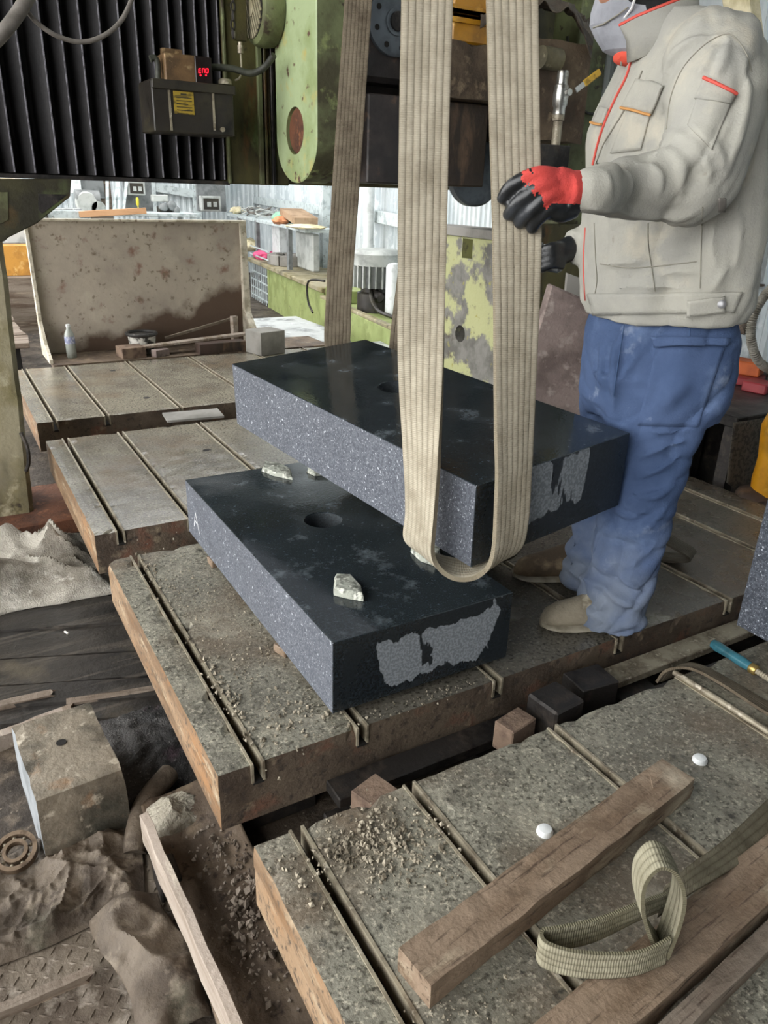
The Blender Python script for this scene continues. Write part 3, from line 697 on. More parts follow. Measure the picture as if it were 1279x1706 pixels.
# tarpaulins and plates over the near floor
def rid(p, s, o): return 1 - abs(noise.noise(p * s + V((o, 0, 0))))
def tarp(u, v):
    x = -.32 + .52 * u; y = 1.3 + .3 * v; p = V((x, y, 0))
    h = .035 * rid(p, 6, 3) ** 3 + .02 * rid(p, 14, 9) ** 4 + .008 * noise.noise(p * 30)
    h += .005 * rid(p, 26, 4) ** 6 + .003 * rid(p, 50, 8) ** 4
    h *= min(1, 6 * v, 5 * (1 - v) + .2, 6 * (1 - u) + .1, .25 + ((x + .07) ** 2 + (y - 1.56) ** 2) * 60)
    return (x + .02 * noise.noise(p * 5), y + .03 * noise.noise(p * 7 + V((3, 3, 0))), FZ + .012 + h)
o = sheet('tarpaulin', tarp, 150, 120, M_['cloth'], .003); tag(o, 'crumpled muddy tarpaulin spread on the floor by the bearing', 'tarpaulin')
M_['plate'] = mat('muddy_checker_plate', '#7d7264', [('#574c41', 6, .42, .6), ('#9c9286', 18, .56, .68)], rough=.4, rough2=.8, metal=.2, bump=.4, bscale=60)
t = thing('checker_plate', 'muddy steel checker plate with raised lozenges in the lower left corner', 'checker plate', (-.05, 1.2, FZ))
g = G(); g.obox((-.06, 1.2, FZ + .004), (.62, .44, .008), axm(.12)); g.build('plate_sheet', M_['plate'], t, bevel=.002)
g = G()
for i in range(-11, 12):
    for j in range(-8, 9):
        cx, cy = i * .026, j * .026
        an = .12 + (.78 if (i + j) % 2 else -.78); q = axm(.12) @ V((cx, cy, 0)); g.lathe([(.0005, 0)], (0, 0, 0), n=3) if 0 else None
        c = V((-.06, 1.2, FZ + .008)) + q; dx = axm(an) @ V((.011, 0, 0)); dy = axm(an) @ V((0, .0035, 0))
        g.add([c - dx, c - dy, c + dx, c + dy, c - dx * .6 + V((0, 0, .0025)), c + dx * .6 + V((0, 0, .0025))], [(0, 1, 5, 4), (1, 2, 5), (2, 3, 4, 5), (3, 0, 4)])
tag(g.build('lozenges', M_['plate'], t, fix=False), kind='stuff')
lath(-80, 1712, 160, 1612, FZ + .03, .02, .025, 'thin grey lath lying across the checker plate', 'wood', 12)
def rag(u, v):
    x = .08 + .15 * u + .02 * math.sin(v * 5); y = .98 + .33 * v; p = V((x, y, 0))
    return (x, y, FZ + .02 + .05 * math.sin(math.pi * u) * rid(p, 9, 1) ** 2 + .01 * noise.noise(p * 25))
o = sheet('wet_rag', rag, 40, 50, M_['cloth'], .003); tag(o, 'wet crumpled rag lying against the upright board', 'rag')
# the upright board and the sludge trough beside the nearest bed
b0, b1 = P(232, 1358, -.2), P(384, 1706, -.2)
dd = (b1 - b0); e = b1 + dd * .9
g = G(); n = 24; vs = []; ln = (e - b0).length; d = dd.normalized(); s = V((d.y, -d.x, 0)); s = s if s.x > 0 else -s
for i in range(n + 1):
    p = b0 + (e - b0) * (i / n); wv = .004 * noise.noise(V((i * .5, 0, 0)))
    vs += [p + s * (-.0 + wv) + V((0, 0, -.085)), p + s * (0 + wv), p + s * (.019 + wv) + V((0, 0, .003)), p + s * (.02 + wv) + V((0, 0, -.085))]
fs = [(0, 1, 2, 3), (n*4+3, n*4+2, n*4+1, n*4)]
for i in range(n):
    for q in range(4): fs.append((i*4+q, i*4+(q+1) % 4, (i+1)*4+(q+1) % 4, (i+1)*4+q))
g.add(vs, fs); one(g, 'edge_board', M_['lath'], 'long pale board standing on edge beside the sludge trough', 'board', bevel=.001)
for i, yy in enumerate((1.33, .75)):
    g = G(); c = b0.lerp(e, (b0.y - yy) / (b0.y - e.y)); g.box((c.x - .0, yy - .04, FZ), (c.x + .05, yy + .04, -.285)); one(g, 'packing_block', M_['darksteel'], 'wooden packing block under the %s of the upright board' % ('far end' if i == 0 else 'middle'), 'block', bevel=.004)
M_['sludge'] = mat('dried_brown_sludge', '#6f5f4e', [('#514337', 5, .42, .6), ('#85745f', 9, .55, .68), ('#3a2d24', 30, .58, .68)], rough=.55, rough2=.9, bump=.5, bscale=50)
def trough(u, v):
    x = .232 + .2 * u; y = .2 + 1.35 * v; p = V((x, y, 0))
    return (x, y, -.3 + .03 * max(0, u - .35) + .012 * noise.noise(p * 8) + .004 * noise.noise(p * 40) + (.03 * max(0, v - .85) / .15))
o = sheet('sludge_trough', trough, 30, 110, M_['sludge'], .02); tag(o, 'brown sludge filled trough between the upright board and the nearest bed', 'trough')
grit('rubble', 'broken stone rubble lying in the sludge trough', 'rubble', [(.35, 1.12, .03, .1, 170, .004, .014), (.36, 1.3, .04, .06, 110, .004, .012), (.32, 1.0, .03, .05, 40, .004, .01), (.4, 1.16, .03, .03, 60, .004, .016)], M_['rubble'], 8, zfun=-.285)
def lump(u, v):
    x = .22 + .16 * u; y = 1.42 + .13 * v; p = V((x, y, 0)); r = max(0, 1 - (2*u-1)**2) * max(0, 1 - (2*v-1)**2)
    return (x, y, -.31 + .035 * r ** .4 + .03 * r * rid(p, 14, 4) ** 2 + .012 * rid(V((p.x * 1.0, p.y * 2.2, 0)), 40, 2) ** 2 * r)
o = sheet('knotted_sack', lump, 60, 60, M_['knit'], .003); tag(o, 'white knitted sack stuffed under the corner of the rusty bed', 'sack')
g = G(); g.tube(spline([(.19, 1.45, -.335), (.21, 1.5, -.315), (.25, 1.57, -.3), (.33, 1.64, -.295)], 6), .028, 14); one(g, 'mud_pipe', M_['cloth'], 'muddy curved pipe behind the upright board', 'pipe', smooth=True)
def sack(u, v):
    x = -.35 + .78 * u; y = 2.72 + .62 * v; p = V((x, y, 0)); r = min(1, 5 * u, 5 * (1 - u), 5 * v, 4 * (1 - v))
    h = r * (.03 + .12 * rid(V((p.x * .6, p.y * 1.5, 0)), 3.0, 5) ** 5 + .05 * rid(V((p.x * .7 + p.y * .4, p.y * 1.3, 0)), 7, 2) ** 6)
    return (x + .05 * noise.noise(p * 4), y + .07 * noise.noise(p * 4 + V((9, 0, 0))), -.3 + h)
o = sheet('woven_sack', sack, 70, 60, M_['woven'], .003); tag(o, 'crumpled white woven sack lying on the wet planks by the pillar', 'sack')
M_['butt'] = mat('paper_white', '#d8d5cc', rough=.8, bump=0)
c0 = P(108, 1052, -.305); g = G(); g.cyl(c0, c0 + V((.008, -.02, .0)), .004, 8); one(g, 'cigarette_end', M_['butt'], 'white cigarette end on the wet planks', 'cigarette end')

# ------------------------------------------------------------------ the bridge machine
M_['olive'] = mat('oily_olive_paint', '#55502c', [('#3a3420', 5, .42, .6, (1, 1, .4)), ('#6f7f4e', 4, .58, .7, (1, 1, .5)), ('#6b4a26', 7, .58, .7, (1, 1, .3)), ('#211d12', 12, .6, .7)], rough=.4, rough2=.75, bump=.3, bscale=40)
M_['olivedark'] = mat('dark_oily_olive', '#3d3a22', [('#2a2718', 5, .42, .6), ('#515a36', 4, .58, .72), ('#4d3d20', 7, .6, .72)], rough=.4, rough2=.75, bump=.3, bscale=40)
M_['green'] = mat('chipped_green_paint', '#a8b78c', [('#8f9d6c', 4, .45, .62), ('#b3ab6c', 9, .58, .68), ('#5d4638', 16, .63, .67), ('#6a4b40', 5, .66, .7)], rough=.4, rough2=.6, bump=.3, bscale=30)
M_['greenold'] = mat('dirty_green_paint', '#6f7650', [('#45422c', 4, .42, .6), ('#8f9a62', 12, .58, .7), ('#3a2f22', 18, .6, .67)], rough=.5, rough2=.75, bump=.35, bscale=35)
M_['pillar'] = mat('pillar_paint', '#958d74', [('#7d7450', 4, .46, .64), ('#55503f', 3, .52, .68, (1, 1, .5)), ('#b5ad92', 10, .58, .7), ('#3d352b', 8, .62, .7)], rough=.6, rough2=.85, bump=.3)
M_['bellows'] = mat('black_bellows_fabric', '#201f20', [('#2f2d2e', 6, .45, .62, (3, 1, .3)), ('#161515', 3, .5, .65)], rough=.55, rough2=.75, bump=.25, bscale=50)
M_['piping'] = mat('bellows_worn_edge', '#77757c', [('#4d4b50', 40, .45, .6)], rough=.8, bump=.2)
YB = 3.6
g = G(); g.box((-1.2, YB + .14, 1.17), (3.45, YB + .7, 2.6)); CB = one(g, 'bridge_beam', M_['olive'], 'huge dark olive cross beam of the bridge machine behind the bellows', 'machine beam', bevel=.01)
bpx = [-108, -76, -43, -8, 26, 60, 99, 130, 160, 191, 221, 247, 272, 298, 319, 339, 357, 374]
t = thing('bellows_cover', 'black pleated bellows covering the left half of the bridge machine', 'bellows', (.5, YB + .05, 1.17))
xsb = [P(x, 293, Y=YB).x for x in bpx]
for i in range(len(xsb) - 1):
    x0, x1 = xsb[i], xsb[i + 1]; w = x1 - x0
    prof = [(x0, .0), (x0 + w * .03, .03), (x0 + w * .12, .06), (x0 + w * .35, .055), (x0 + w * .6, .035), (x0 + w * .85, .012), (x1 - w * .015, .0), (x1 + w * .0, -.004)]
    g = G(); nz_ = 10; vs = []
    for k in range(nz_ + 1):
        zz = 1.178 + 1.4 * k / nz_
        for (x, y) in prof:
            f = 1.25 if k == 0 else 1
            vs.append(V((x + .004 * noise.noise(V((i * 5., zz * 3, 0))), YB + y * 1.2 * f + .004 * noise.noise(V((x * 9, zz * 4, i))), zz + (.006 if k == 0 and y > .04 else 0))))
    m = len(prof); g.add(vs, [(k*m+q, k*m+q+1, (k+1)*m+q+1, (k+1)*m+q) for k in range(nz_) for q in range(m - 1)])
    pl = g.build('pleat', M_['bellows'], t, smooth=False, fix=False)
    g = G(); g.tube([V((x1 - .001, YB - .006, 1.18 + 1.4 * k / 8)) for k in range(9)], .0035, 6); g.build('pleat_edge', M_['piping'], pl, smooth=True)
g = G(); g.box((xsb[0], YB + .07, 1.172), (xsb[-1], YB + .138, 2.6)); g.build('backing', M_['black'], t)
g = G(); g.box((xsb[0], YB - .01, 1.158), (xsb[-1] + .02, YB + .13, 1.174)); g.build('bottom_rail', M_['darksteel'], t)
# bracket and pillar at left
def py(l, Y): return [P(x, y, Y=Y) for x, y in l]
t = thing('machine_bracket', 'olive stepped bracket under the bellows in the upper left', 'machine bracket', (.1, YB, 1.0))
g = G(); g.prism(py([(-160, 298), (119, 298), (117, 328), (62, 372), (14, 396), (8, 402), (-160, 420)], YB - .02), (0, .12, 0)); g.build('bracket_plate', M_['olivedark'], t, bevel=.004)
g = G(); g.prism(py([(-40, 320), (13, 320), (14, 366), (4, 372), (-40, 372)], YB - .024), (0, .004, 0)); g.build('inset_panel', M_['greenold'], t, bevel=.001)
g = G(); g.prism(py([(64, 323), (112, 324), (108, 328), (70, 356), (64, 350)], YB - .022), (0, .002, 0)); g.build('cover_plate', M_['darksteel'], t)
t = thing('machine_pillar', 'weathered yellowish pillar carrying the machine at the left edge', 'pillar', (0, 3.72, -.28))
g = G(); n = 12; vs = []
for i in range(n + 1):
    zz = -.27 + 1.24 * i / n; yy_ = 845 - 420 * i / n; xr_ = P(56 - 46 * (i / n) ** 1.0, yy_, Y=3.6).x; xr = xr_ + .004 * noise.noise(V((zz * 6, 0, 4)))
    vs += [V((-.6, 3.6, zz)), V((xr - .02, 3.6, zz)), V((xr, 3.62, zz)), V((xr, 3.9, zz)), V((-.6, 3.9, zz))]
fs = [tuple(range(5))[::-1], tuple(range(n*5, n*5+5))]
for i in range(n):
    for q in range(5): fs.append((i*5+q, i*5+(q+1) % 5, (i+1)*5+(q+1) % 5, (i+1)*5+q))
g.add(vs, fs); g.build('pillar_shaft', M_['pillar'], t, smooth=True)
g = G(); g.tube(spline([(.235, 3.58, .12), (.25, 3.57, .05), (.245, 3.57, -.02), (.23, 3.58, -.06)], 5), .009, 8); g.build('lug', M_['darksteel'], t, smooth=True)
g = G(); g.box((-.7, 3.45, FZ), (.42, 3.95, -.27)); one(g, 'rusty_beam', M_['rust'], 'rust brown steel beam lying under the weathered pillar', 'steel beam', bevel=.008)
# head of the machine
X375 = P(376, 200, Y=3.585).x; XF = 1.42
ya = P(527, 150, X=XF).y; yb = P(459, 150, X=XF).y; xr = P(576, 150, Y=ya).x
MH = thing('milling_head', 'green and olive milling head hanging in front of the bridge beam', 'milling head', (1.4, 3.4, 1.16))
g = G(); g.box((X375, 3.585, 1.163), (xr, YB + .138, 2.6)); g.build('head_body', M_['olive'], MH, bevel=.006)
for x0, x1, m in ((377, 381, 'greenold'), (431, 438, 'greenold'), (441, 445, 'olive'), (452, 457, 'darksteel')):
    a = P(x0, 200, Y=3.57).x; b = P(x1, 200, Y=3.57).x; g = G(); g.box((a, 3.565, 1.165), (b, 3.587, 2.6)); g.build('guide_strip', M_[m], MH, bevel=.002)
def boolean(o, cut):
    md = o.modifiers.new('cut', 'BOOLEAN'); md.operation = 'DIFFERENCE'; md.object = cut; md.solver = 'EXACT'
    bpy.context.view_layer.update()
    me = bpy.data.meshes.new_from_object(o.evaluated_get(bpy.context.evaluated_depsgraph_get()))
    o.modifiers.clear(); o.data = me; bpy.data.objects.remove(cut); return o
zc = P(493, 232, X=XF).z; ym = (ya + yb) / 2; rr_ = (yb - ya) / 2; zb_ = P(493, 305, X=XF).z
pl = [(XF, ya, 2.6), (XF, ya, zc)] + [(XF, ym - rr_ * math.cos(math.pi * i / 20), zc - (zc - zb_) * math.sin(math.pi * i / 20)) for i in range(1, 20)] + [(XF, yb, zc), (XF, yb, 2.6)]
g = G(); g.prism(pl, (xr - XF, 0, 0)); arm = g.build('belt_guard', [M_['green'], M_['greenold']], MH, bevel=.004)
dc = P(491, 218, X=XF); rd = abs(P(491, 178, X=XF).z - P(491, 258, X=XF).z) / 2
g = G(); g.cyl(dc - V((.03, 0, 0)), dc + V((.035, 0, 0)), rd, 36); cut = g.build('cutter', M_['black']); bpy.context.view_layer.update()
boolean(arm, cut)
for p in arm.data.polygons: p.material_index = 0 if p.normal.x < -.5 else 1
g = G(); g.cyl(dc + V((.012, .0, 0)), dc + V((.034, 0, 0)), rd * .985, 36); g.build('shaft_cover', M_['rust'], MH, bevel=.004)
# motor with fan cowl
mc = P(421, 14, Y=3.42); mr = .135; ml = XF - mc.x - .004
mo = thing('electric_motor', 'green electric motor with slatted fan cowl beside the belt guard', 'motor', (mc.x + .1, mc.y, mc.z - mr))
g = G(); g.lathe([(mr * .8, -.0), (mr * .93, .008), (mr, .03), (mr, ml - .03), (mr * .96, ml)], mc, (1, 0, 0), 40); g.build('fan_cowl', M_['greenold'], mo, smooth=True)
g = G(); g.lathe([(mr * .78, -.002), (mr * .78, .002)], mc - V((.0005, 0, 0)), (1, 0, 0), 40); gb = g.build('grille_back', M_['black'], mo)
for i in range(-5, 6):
    o_ = i * mr * .145; hw = math.sqrt(max(0, (mr * .78) ** 2 - o_ ** 2)); dv = V((0, .5, .866)); nv = V((0, .866, -.5))
    g = G(); g.bar(mc + nv * o_ - dv * hw - V((.006, 0, 0)), mc + nv * o_ + dv * hw - V((.006, 0, 0)), .008, .006, up=(1, 0, 0)); g.build('grille_bar', M_['pillar'], mo)
g = G(); g.lathe([(.03, -.012), (.03, -.002)], mc, (1, 0, 0), 20); g.build('grille_hub', M_['pillar'], mo)
# drag chain and cables beside the motor
ch = thing('steel_chain', 'short steel chain hanging beside the fan cowl', 'chain', P(388, 62, Y=3.42))
for i in range(5):
    c = P(388, -4 + i * 15, Y=3.42); g = G()
    g.tube([c + (V((math.cos(a) * .008, 0, math.sin(a) * .017)) if i % 2 else V((0, math.cos(a) * .008, math.sin(a) * .017))) for a in [k * math.pi / 6 for k in range(12)]], .0035, 6, closed=True); g.build('chain_link', M_['darksteel'], ch, smooth=True)
g = G(); g.box(P(391, 66, Y=3.42), P(410, 0, Y=3.42) + V((0, .03, .5))); one(g, 'junction_strip', M_['olive'], 'narrow olive box between the chain and the fan cowl', 'junction box', bevel=.003)
c0 = P(400, 70, Y=3.4); g = G(); g.lathe([(.012, -.04), (.012, -.012), (.009, -.012), (.009, 0)], c0, n=12); g.tube(spline([c0 - V((0, 0, .04)), P(402, 110, Y=3.4), P(400, 128, Y=3.4), P(392, 134, Y=3.42)], 5), .004, 8); one(g, 'cable_gland', M_['steel'], 'steel cable gland with thin wire below the olive box', 'cable gland', smooth=True)
g = G(); g.tube(spline([P(350, 112, Y=3.38), P(385, 114, Y=3.36), P(418, 122, Y=3.33), P(440, 112, Y=3.3), P(456, 92, Y=3.25)], 6), .013, 10); M_['rubber'] = mat('grey_green_cable', '#3f4136', [('#2b2c26', 20, .45, .6)], rough=.6, bump=.2); one(g, 'power_cable', M_['rubber'], 'thick dark cable from the display box to the fan motor', 'cable', smooth=True)
# lubrication unit with red display
M_['unit'] = mat('dark_oily_box', '#2b2722', [('#3f3a2a', 6, .45, .62), ('#1a1815', 12, .5, .65)], rough=.3, rough2=.6, bump=.15)
M_['copper'] = mat('greasy_brass_box', '#7d6142', [('#5a4630', 9, .42, .6), ('#a08763', 25, .56, .66)], rough=.4, rough2=.65, metal=.3, bump=.3)
yu = 3.3
LU = thing('lubrication_unit', 'dark oil pump unit with red digital display in front of the bellows', 'pump unit', P(325, 222, Y=yu))
def pbox(x0, y0, x1, y1, Y, d): a = P(x0, y1, Y=Y); b = P(x1, y0, Y=Y); return (min(a.x, b.x), Y, min(a.z, b.z)), (max(a.x, b.x), Y + d, max(a.z, b.z))
g = G(); g.box(*pbox(258, 145, 388, 219, yu, .2)); tank = g.build('oil_tank', M_['unit'], LU, bevel=.004)
g = G(); g.box(*pbox(254, 143, 392, 146, yu - .012, .2)); g.build('tank_lid', M_['unit'], LU, bevel=.002)
g = G(); g.box(*pbox(277, 93, 328, 142, yu + .02, .12)); g.build('control_box', M_['copper'], LU, bevel=.004)
M_['panel'] = mat('dark_red_display_panel', '#1c1312', rough=.25, bump=.02)
g = G(); g.box(*pbox(327, 96, 352, 143, yu + .01, .12)); dp = g.build('display_panel', M_['panel'], LU, bevel=.002)
M_['led'] = mat('red_led_segments', '#ff1830', rough=.4, bump=0, emit=1.6)
def seg7(x, y, s, segs):
    pts = {'a': ((0, 0), (1, 0)), 'd': ((0, 2), (1, 2)), 'g': ((0, 1), (1, 1)), 'f': ((0, 0), (0, 1)), 'e': ((0, 1), (0, 2)), 'b': ((1, 0), (1, 1)), 'c': ((1, 1), (1, 2))}
    for q in segs:
        (ax_, ay_), (bx_, by_) = pts[q]
        yield P(x + ax_ * s, y + ay_ * s * .95, Y=yu + .0085), P(x + bx_ * s, y + by_ * s * .95, Y=yu + .0085)
g = G()
for x, segs in ((331, 'adefg'), (337, 'abcef'), (343, 'abcdef')):
    for a, b in seg7(x, 114.5, 3.6, segs): g.bar(a, b, .0024, .002, up=(0, -1, 0))
for x in (334, 343):
    c = P(x, 125.5, Y=yu + .009); g.cyl(c, c - V((0, .002, 0)), .003, 10)
tag(g.build('display_digits', M_['led'], dp), 'glowing red digits')
M_['ylabel'] = mat('yellow_instruction_label', '#a38a2c', [('#6d5c22', 60, .52, .6, (.3, 1, 1))], rough=.6, bump=0)
a, b = pbox(291, 154, 322, 189, yu - .003, .003); g = G(); g.box(a, b); yl = g.build('warning_label', M_['ylabel'], tank)
g = G()
for i in range(7):
    zz = b[2] - (.012 + i * .011); w = (b[0] - a[0]); g.box((a[0] + .01, yu - .0036, zz), (a[0] + w * (.9 if i % 3 else .7), yu - .003, zz + .003)) if i else g.box((a[0] + w * .35, yu - .0036, zz), (a[0] + w * .65, yu - .003, zz + .005))
g.build('label_print', M_['unit'], tank)
for x in (281, 354):
    a = P(x, 150, Y=yu).x; g = G(); g.box((a - .004, yu - .005, P(x, 217, Y=yu).z), (a + .004, yu, P(x, 150, Y=yu).z)); g.build('sight_strip', M_['steel'], LU)
c = P(375, 141, Y=yu + .05); g = G(); g.lathe([(.028, 0), (.028, .012), (.022, .02), (.01, .02)], c, n=16); g.build('filler_cap', M_['steel'], LU, smooth=True)
c = P(370, 216, Y=yu - .002); g = G(); g.cyl(c, c - V((0, .012, 0)), .009, 12); g.build('drain_screw', M_['steel'], LU)
g = G(); g.tube(spline([P(250, 98, Y=yu + .05), P(258, 97, Y=yu + .05), P(263, 108, Y=yu + .05), P(263, 135, Y=yu + .05)], 5), .012, 10); g.build('oil_pipe', M_['rubber'], LU, smooth=True)
g = G(); g.box(*pbox(271, 83, 303, 94, yu + .1, .03)); g.build('rear_plate', M_['copper'], LU)
g = G(); g.box((P(330, 180, Y=yu).x, yu + .2, P(330, 215, Y=yu).z), (P(385, 180, Y=yu).x, YB + .0, P(330, 150, Y=yu).z)); g.build('mounting_arm', M_['darksteel'], LU)
# cables in the upper left
g = G(); g.tube(spline([P(260, -260, Y=2.4), P(130, -125, Y=2.4), P(62, -30, Y=2.4), P(30, 22, Y=2.4), P(-6, 66, Y=2.4), P(-70, 122, Y=2.45), P(-160, 170, Y=2.7), P(-260, 210, Y=3.3), P(-300, 220, Y=3.55)], 6), .017, 12); M_['hose'] = mat('grey_hose', '#77716a', [('#5a554e', 12, .45, .6)], rough=.6, bump=.15); one(g, 'grey_hose', M_['hose'], 'thick grey hose crossing the upper left corner', 'hose', smooth=True)
g = G(); g.tube(spline([P(40, 12, Y=2.42), P(62, 38, Y=2.42), P(95, 60, Y=2.42), P(135, 70, Y=2.42), P(172, 60, Y=2.42), P(202, 34, Y=2.42), P(222, -10, Y=2.42), P(230, -60, Y=2.42), P(240, -130, Y=2.42), P(262, -255, Y=2.41)], 6), .006, 10); one(g, 'hanging_cable', M_['hose'], 'thin grey cable sagging in front of the bellows', 'cable', smooth=True)

# spindle side, behind the slings
M_['spindle'] = mat('black_spindle_casting', '#2b2726', [('#3d3634', 7, .45, .62), ('#1c1a19', 3, .5, .66), ('#55453a', 14, .62, .7)], rough=.45, rough2=.75, bump=.4, bscale=40)
M_['brownc'] = mat('brown_stained_casting', '#4a3a33', [('#33291f', 5, .42, .6, (1, 1, .3)), ('#6a5440', 8, .57, .7, (1, 1, .25)), ('#2a2422', 10, .6, .7)], rough=.6, bump=.3)
M_['caked'] = mat('mud_caked_cover', '#6a5a47', [('#4a3d30', 6, .42, .6), ('#86745c', 14, .56, .68), ('#55402f', 4, .58, .7)], rough=.8, bump=.8, bscale=50)
M_['yellow'] = mat('orange_yellow_enamel', '#c48a1a', [('#9a6a14', 6, .45, .62), ('#dba43a', 12, .58, .7)], rough=.35, bump=.08)
ysd = 3.05
SP = thing('spindle_unit', 'dark spindle casting seen between the sling strands', 'spindle', P(700, 305, Y=ysd + .1))
xa_ = P(612, 250, Y=ysd).x; xb_ = P(812, 250, Y=ysd).x; z160 = P(640, 157, Y=ysd).z; z305 = P(640, 306, Y=ysd).z
xm_ = P(740, 250, Y=ysd).x
g = G(); g.box((xa_, ysd, z305), (xm_, ysd + .4, z160)); g.build('spindle_block', M_['spindle'], SP, bevel=.006)
g = G(); g.box((xm_, ysd + .01, z305 - .0), (xb_, ysd + .4, z160)); g.build('side_block', M_['brownc'], SP, bevel=.006)
g = G(); g.box((xr + .002, ysd + .25, z160), (xb_ + .3, YB + .138, 2.6)); g.build('rear_housing', M_['spindle'], SP)
fc = P(655, 38, Y=ysd + .12); g = G(); g.lathe([(.125, 0), (.125, .02), (.115, .026), (.05, .026), (.05, .034), (.03, .034), (.03, .02), (.02, .02)], fc, (0, -1, 0), 40); M_['flange'] = mat('blue_grey_flange', '#5f666c', [('#474d52', 10, .45, .6)], rough=.45, metal=.3, bump=.1); fl = g.build('flange', M_['flange'], SP, smooth=True)
for i in range(8):
    a = i * math.pi / 4 + .3; c = fc + V((math.cos(a) * .095, -.024, math.sin(a) * .095)); g = G(); g.cyl(c, c - V((0, .004, 0)), .011, 12); g.build('flange_bolt_hole', M_['black'], SP)
g = G(); g.lathe([(.02, 0), (.035, 0), (.035, .012), (.02, .012)], fc - V((0, .034, 0)), (0, -1, 0), 20); g.build('shaft_end', M_['darksteel'], SP)
g = G(); g.box(fc + V((-.17, .002, -.22)), fc + V((.2, .16, .4))); g.build('bearing_housing', M_['spindle'], SP, bevel=.02)
a = P(735, 152, Y=ysd - .05); b = P(990, 72, Y=ysd - .05)
CV = thing('swarf_cover', 'mud caked cover plate below the yellow casing', 'machine cover', (a.x, ysd, a.z))
g = G(); subbox(g, (a.x, ysd - .05, z160 + .006), (P(880, 150, Y=ysd - .05).x, ysd + .2, P(800, 72, Y=ysd - .05).z), .05, .006, .02, 4); g.build('cover_front', M_['caked'], CV, smooth=True)
g = G(); subbox(g, (P(880, 150, Y=ysd - .1).x, ysd - .1, P(930, 236, Y=ysd - .1).z), (P(978, 150, Y=ysd - .1).x, ysd + .2, P(930, 66, Y=ysd - .1).z), .05, .008, .03, 6); g.build('cover_end', M_['caked'], CV, smooth=True)
g = G(); c = P(900, 95, Y=ysd - .12); g.cyl(c, P(930, 100, Y=ysd - .12), .045, 18); g.build('pipe_stub', M_['pillar'], CV, smooth=True)
g = G(); g.box(*pbox(752, -60, 830, 69, ysd - .02, .25)); yc = one(g, 'yellow_casing', M_['yellow'], 'orange yellow casing at the top between the front sling strands', 'machine casing', bevel=.008)
for yy in (18, 24, 32): 
    a, b = pbox(753, yy, 829, yy + 3, ysd - .03, .012); g = G(); g.box(a, b); g.build('casing_rib', M_['yellow'], yc, bevel=.002)
def rag2(u, v):
    p = P(798 + 190 * u, 70, Y=ysd - .14 + .34 * v); q = V((u * 6, v * 4, 2)); z = p.z + .05 + .07 * math.sin(math.pi * u) + .05 * rid(q, 1.2, 4) ** 2 - .22 * max(0, u - .8) * 3 * (1 - v) - .1 * max(0, .12 - v)
    return (p.x, p.y, z)
o = sheet('dusty_tarpaulin', rag2, 40, 24, M_['cloth'], .004); tag(o, 'dusty grey tarpaulin draped over the mud caked cover', 'tarpaulin')
# ball valve
VL = thing('ball_valve', 'chrome ball valve with a yellow lever on a short pipe', 'valve', P(927, 246, Y=2.85))
def vp_(x, y): return P(x, y, Y=2.85)
M_['chrome'] = mat('dull_chrome', '#c7c7c2', [('#8d8a82', 20, .5, .62)], rough=.28, metal=.85, bump=.05)
top_, bot_ = vp_(938, 118), vp_(925, 244); dv = (bot_ - top_); lv = dv.length; dv.normalize()
g = G(); g.lathe([(.022, 0), (.024, .01), (.024, .05), (.03, .055), (.034, .09), (.032, .13), (.026, .14), (.026, .17), (.02, .175)], top_, dv, 18); g.build('valve_body', M_['chrome'], VL, smooth=True)
g = G(); g.lathe([(.026, .165), (.026, .19), (.02, .192), (.02, .29), (.03, .295), (.03, .33), (.018, .335), (.018, lv)], top_, dv, 6 + 12); g.build('pipe', M_['steel'], VL, smooth=True)
h0, h1 = vp_(948, 152), vp_(986, 121); h0.y -= .04; h1.y -= .05
g = G(); g.bar(h0, h0.lerp(h1, .35), .022, .006, up=(0, -1, .3)); lev = g.build('lever', M_['chrome'], VL, bevel=.001)
M_['ylever'] = mat('yellow_vinyl_grip', '#c9a13a', [('#9a7a26', 30, .55, .62)], rough=.45, bump=.05); g = G(); g.bar(h0.lerp(h1, .33), h1, .028, .012, up=(0, -1, .3)); g.build('grip', M_['ylever'], lev, bevel=.004)
g = G(); c = vp_(936, 155); g.cyl(c, c - V((0, .05, 0)), .014, 12); g.build('stem', M_['chrome'], VL)
g = G(); g.box(*pbox(893, 243, 951, 285, 2.82, .2)); one(g, 'iron_block', M_['darksteel'], 'dark iron block carrying the chrome valve pipe', 'iron block', bevel=.004)
g = G(); g.box((P(960, 100, Y=3.3).x, 3.3, FZ), (P(1010, 100, Y=3.3).x, 3.5, 2.6)); one(g, 'machine_column', M_['greenold'], 'tall green column of the machine behind the masked worker', 'machine column', bevel=.006)
g = G(); g.tube(spline([P(945, 60, Y=3.285), P(948, 150, Y=3.285), P(962, 172, Y=3.285), P(978, 188, Y=3.285), P(1000, 190, Y=3.285)], 5), .007, 8); one(g, 'thin_cable', M_['rubber'], 'thin black cable looping behind the yellow lever', 'cable', smooth=True)
c = P(800, 300, Y=ysd + .15); g = G(); g.lathe([(.02, -.03), (.14, -.03), (.15, -.02), (.15, .02), (.14, .03), (.02, .03)], c + V((0, .05, .03)), (0, 1, 0), 40); one(g, 'grinding_wheel', M_['flange'], 'grey grinding wheel rim below the spindle casting', 'grinding wheel', smooth=True)
g = G(); g.box((P(880, 300, Y=3.2).x, 3.2, .002), (P(1000, 300, Y=3.2).x, 3.295, 1.02)); one(g, 'rail_saddle', M_['olive'], 'dark olive saddle between the sling and the worker', 'machine saddle', bevel=.006)
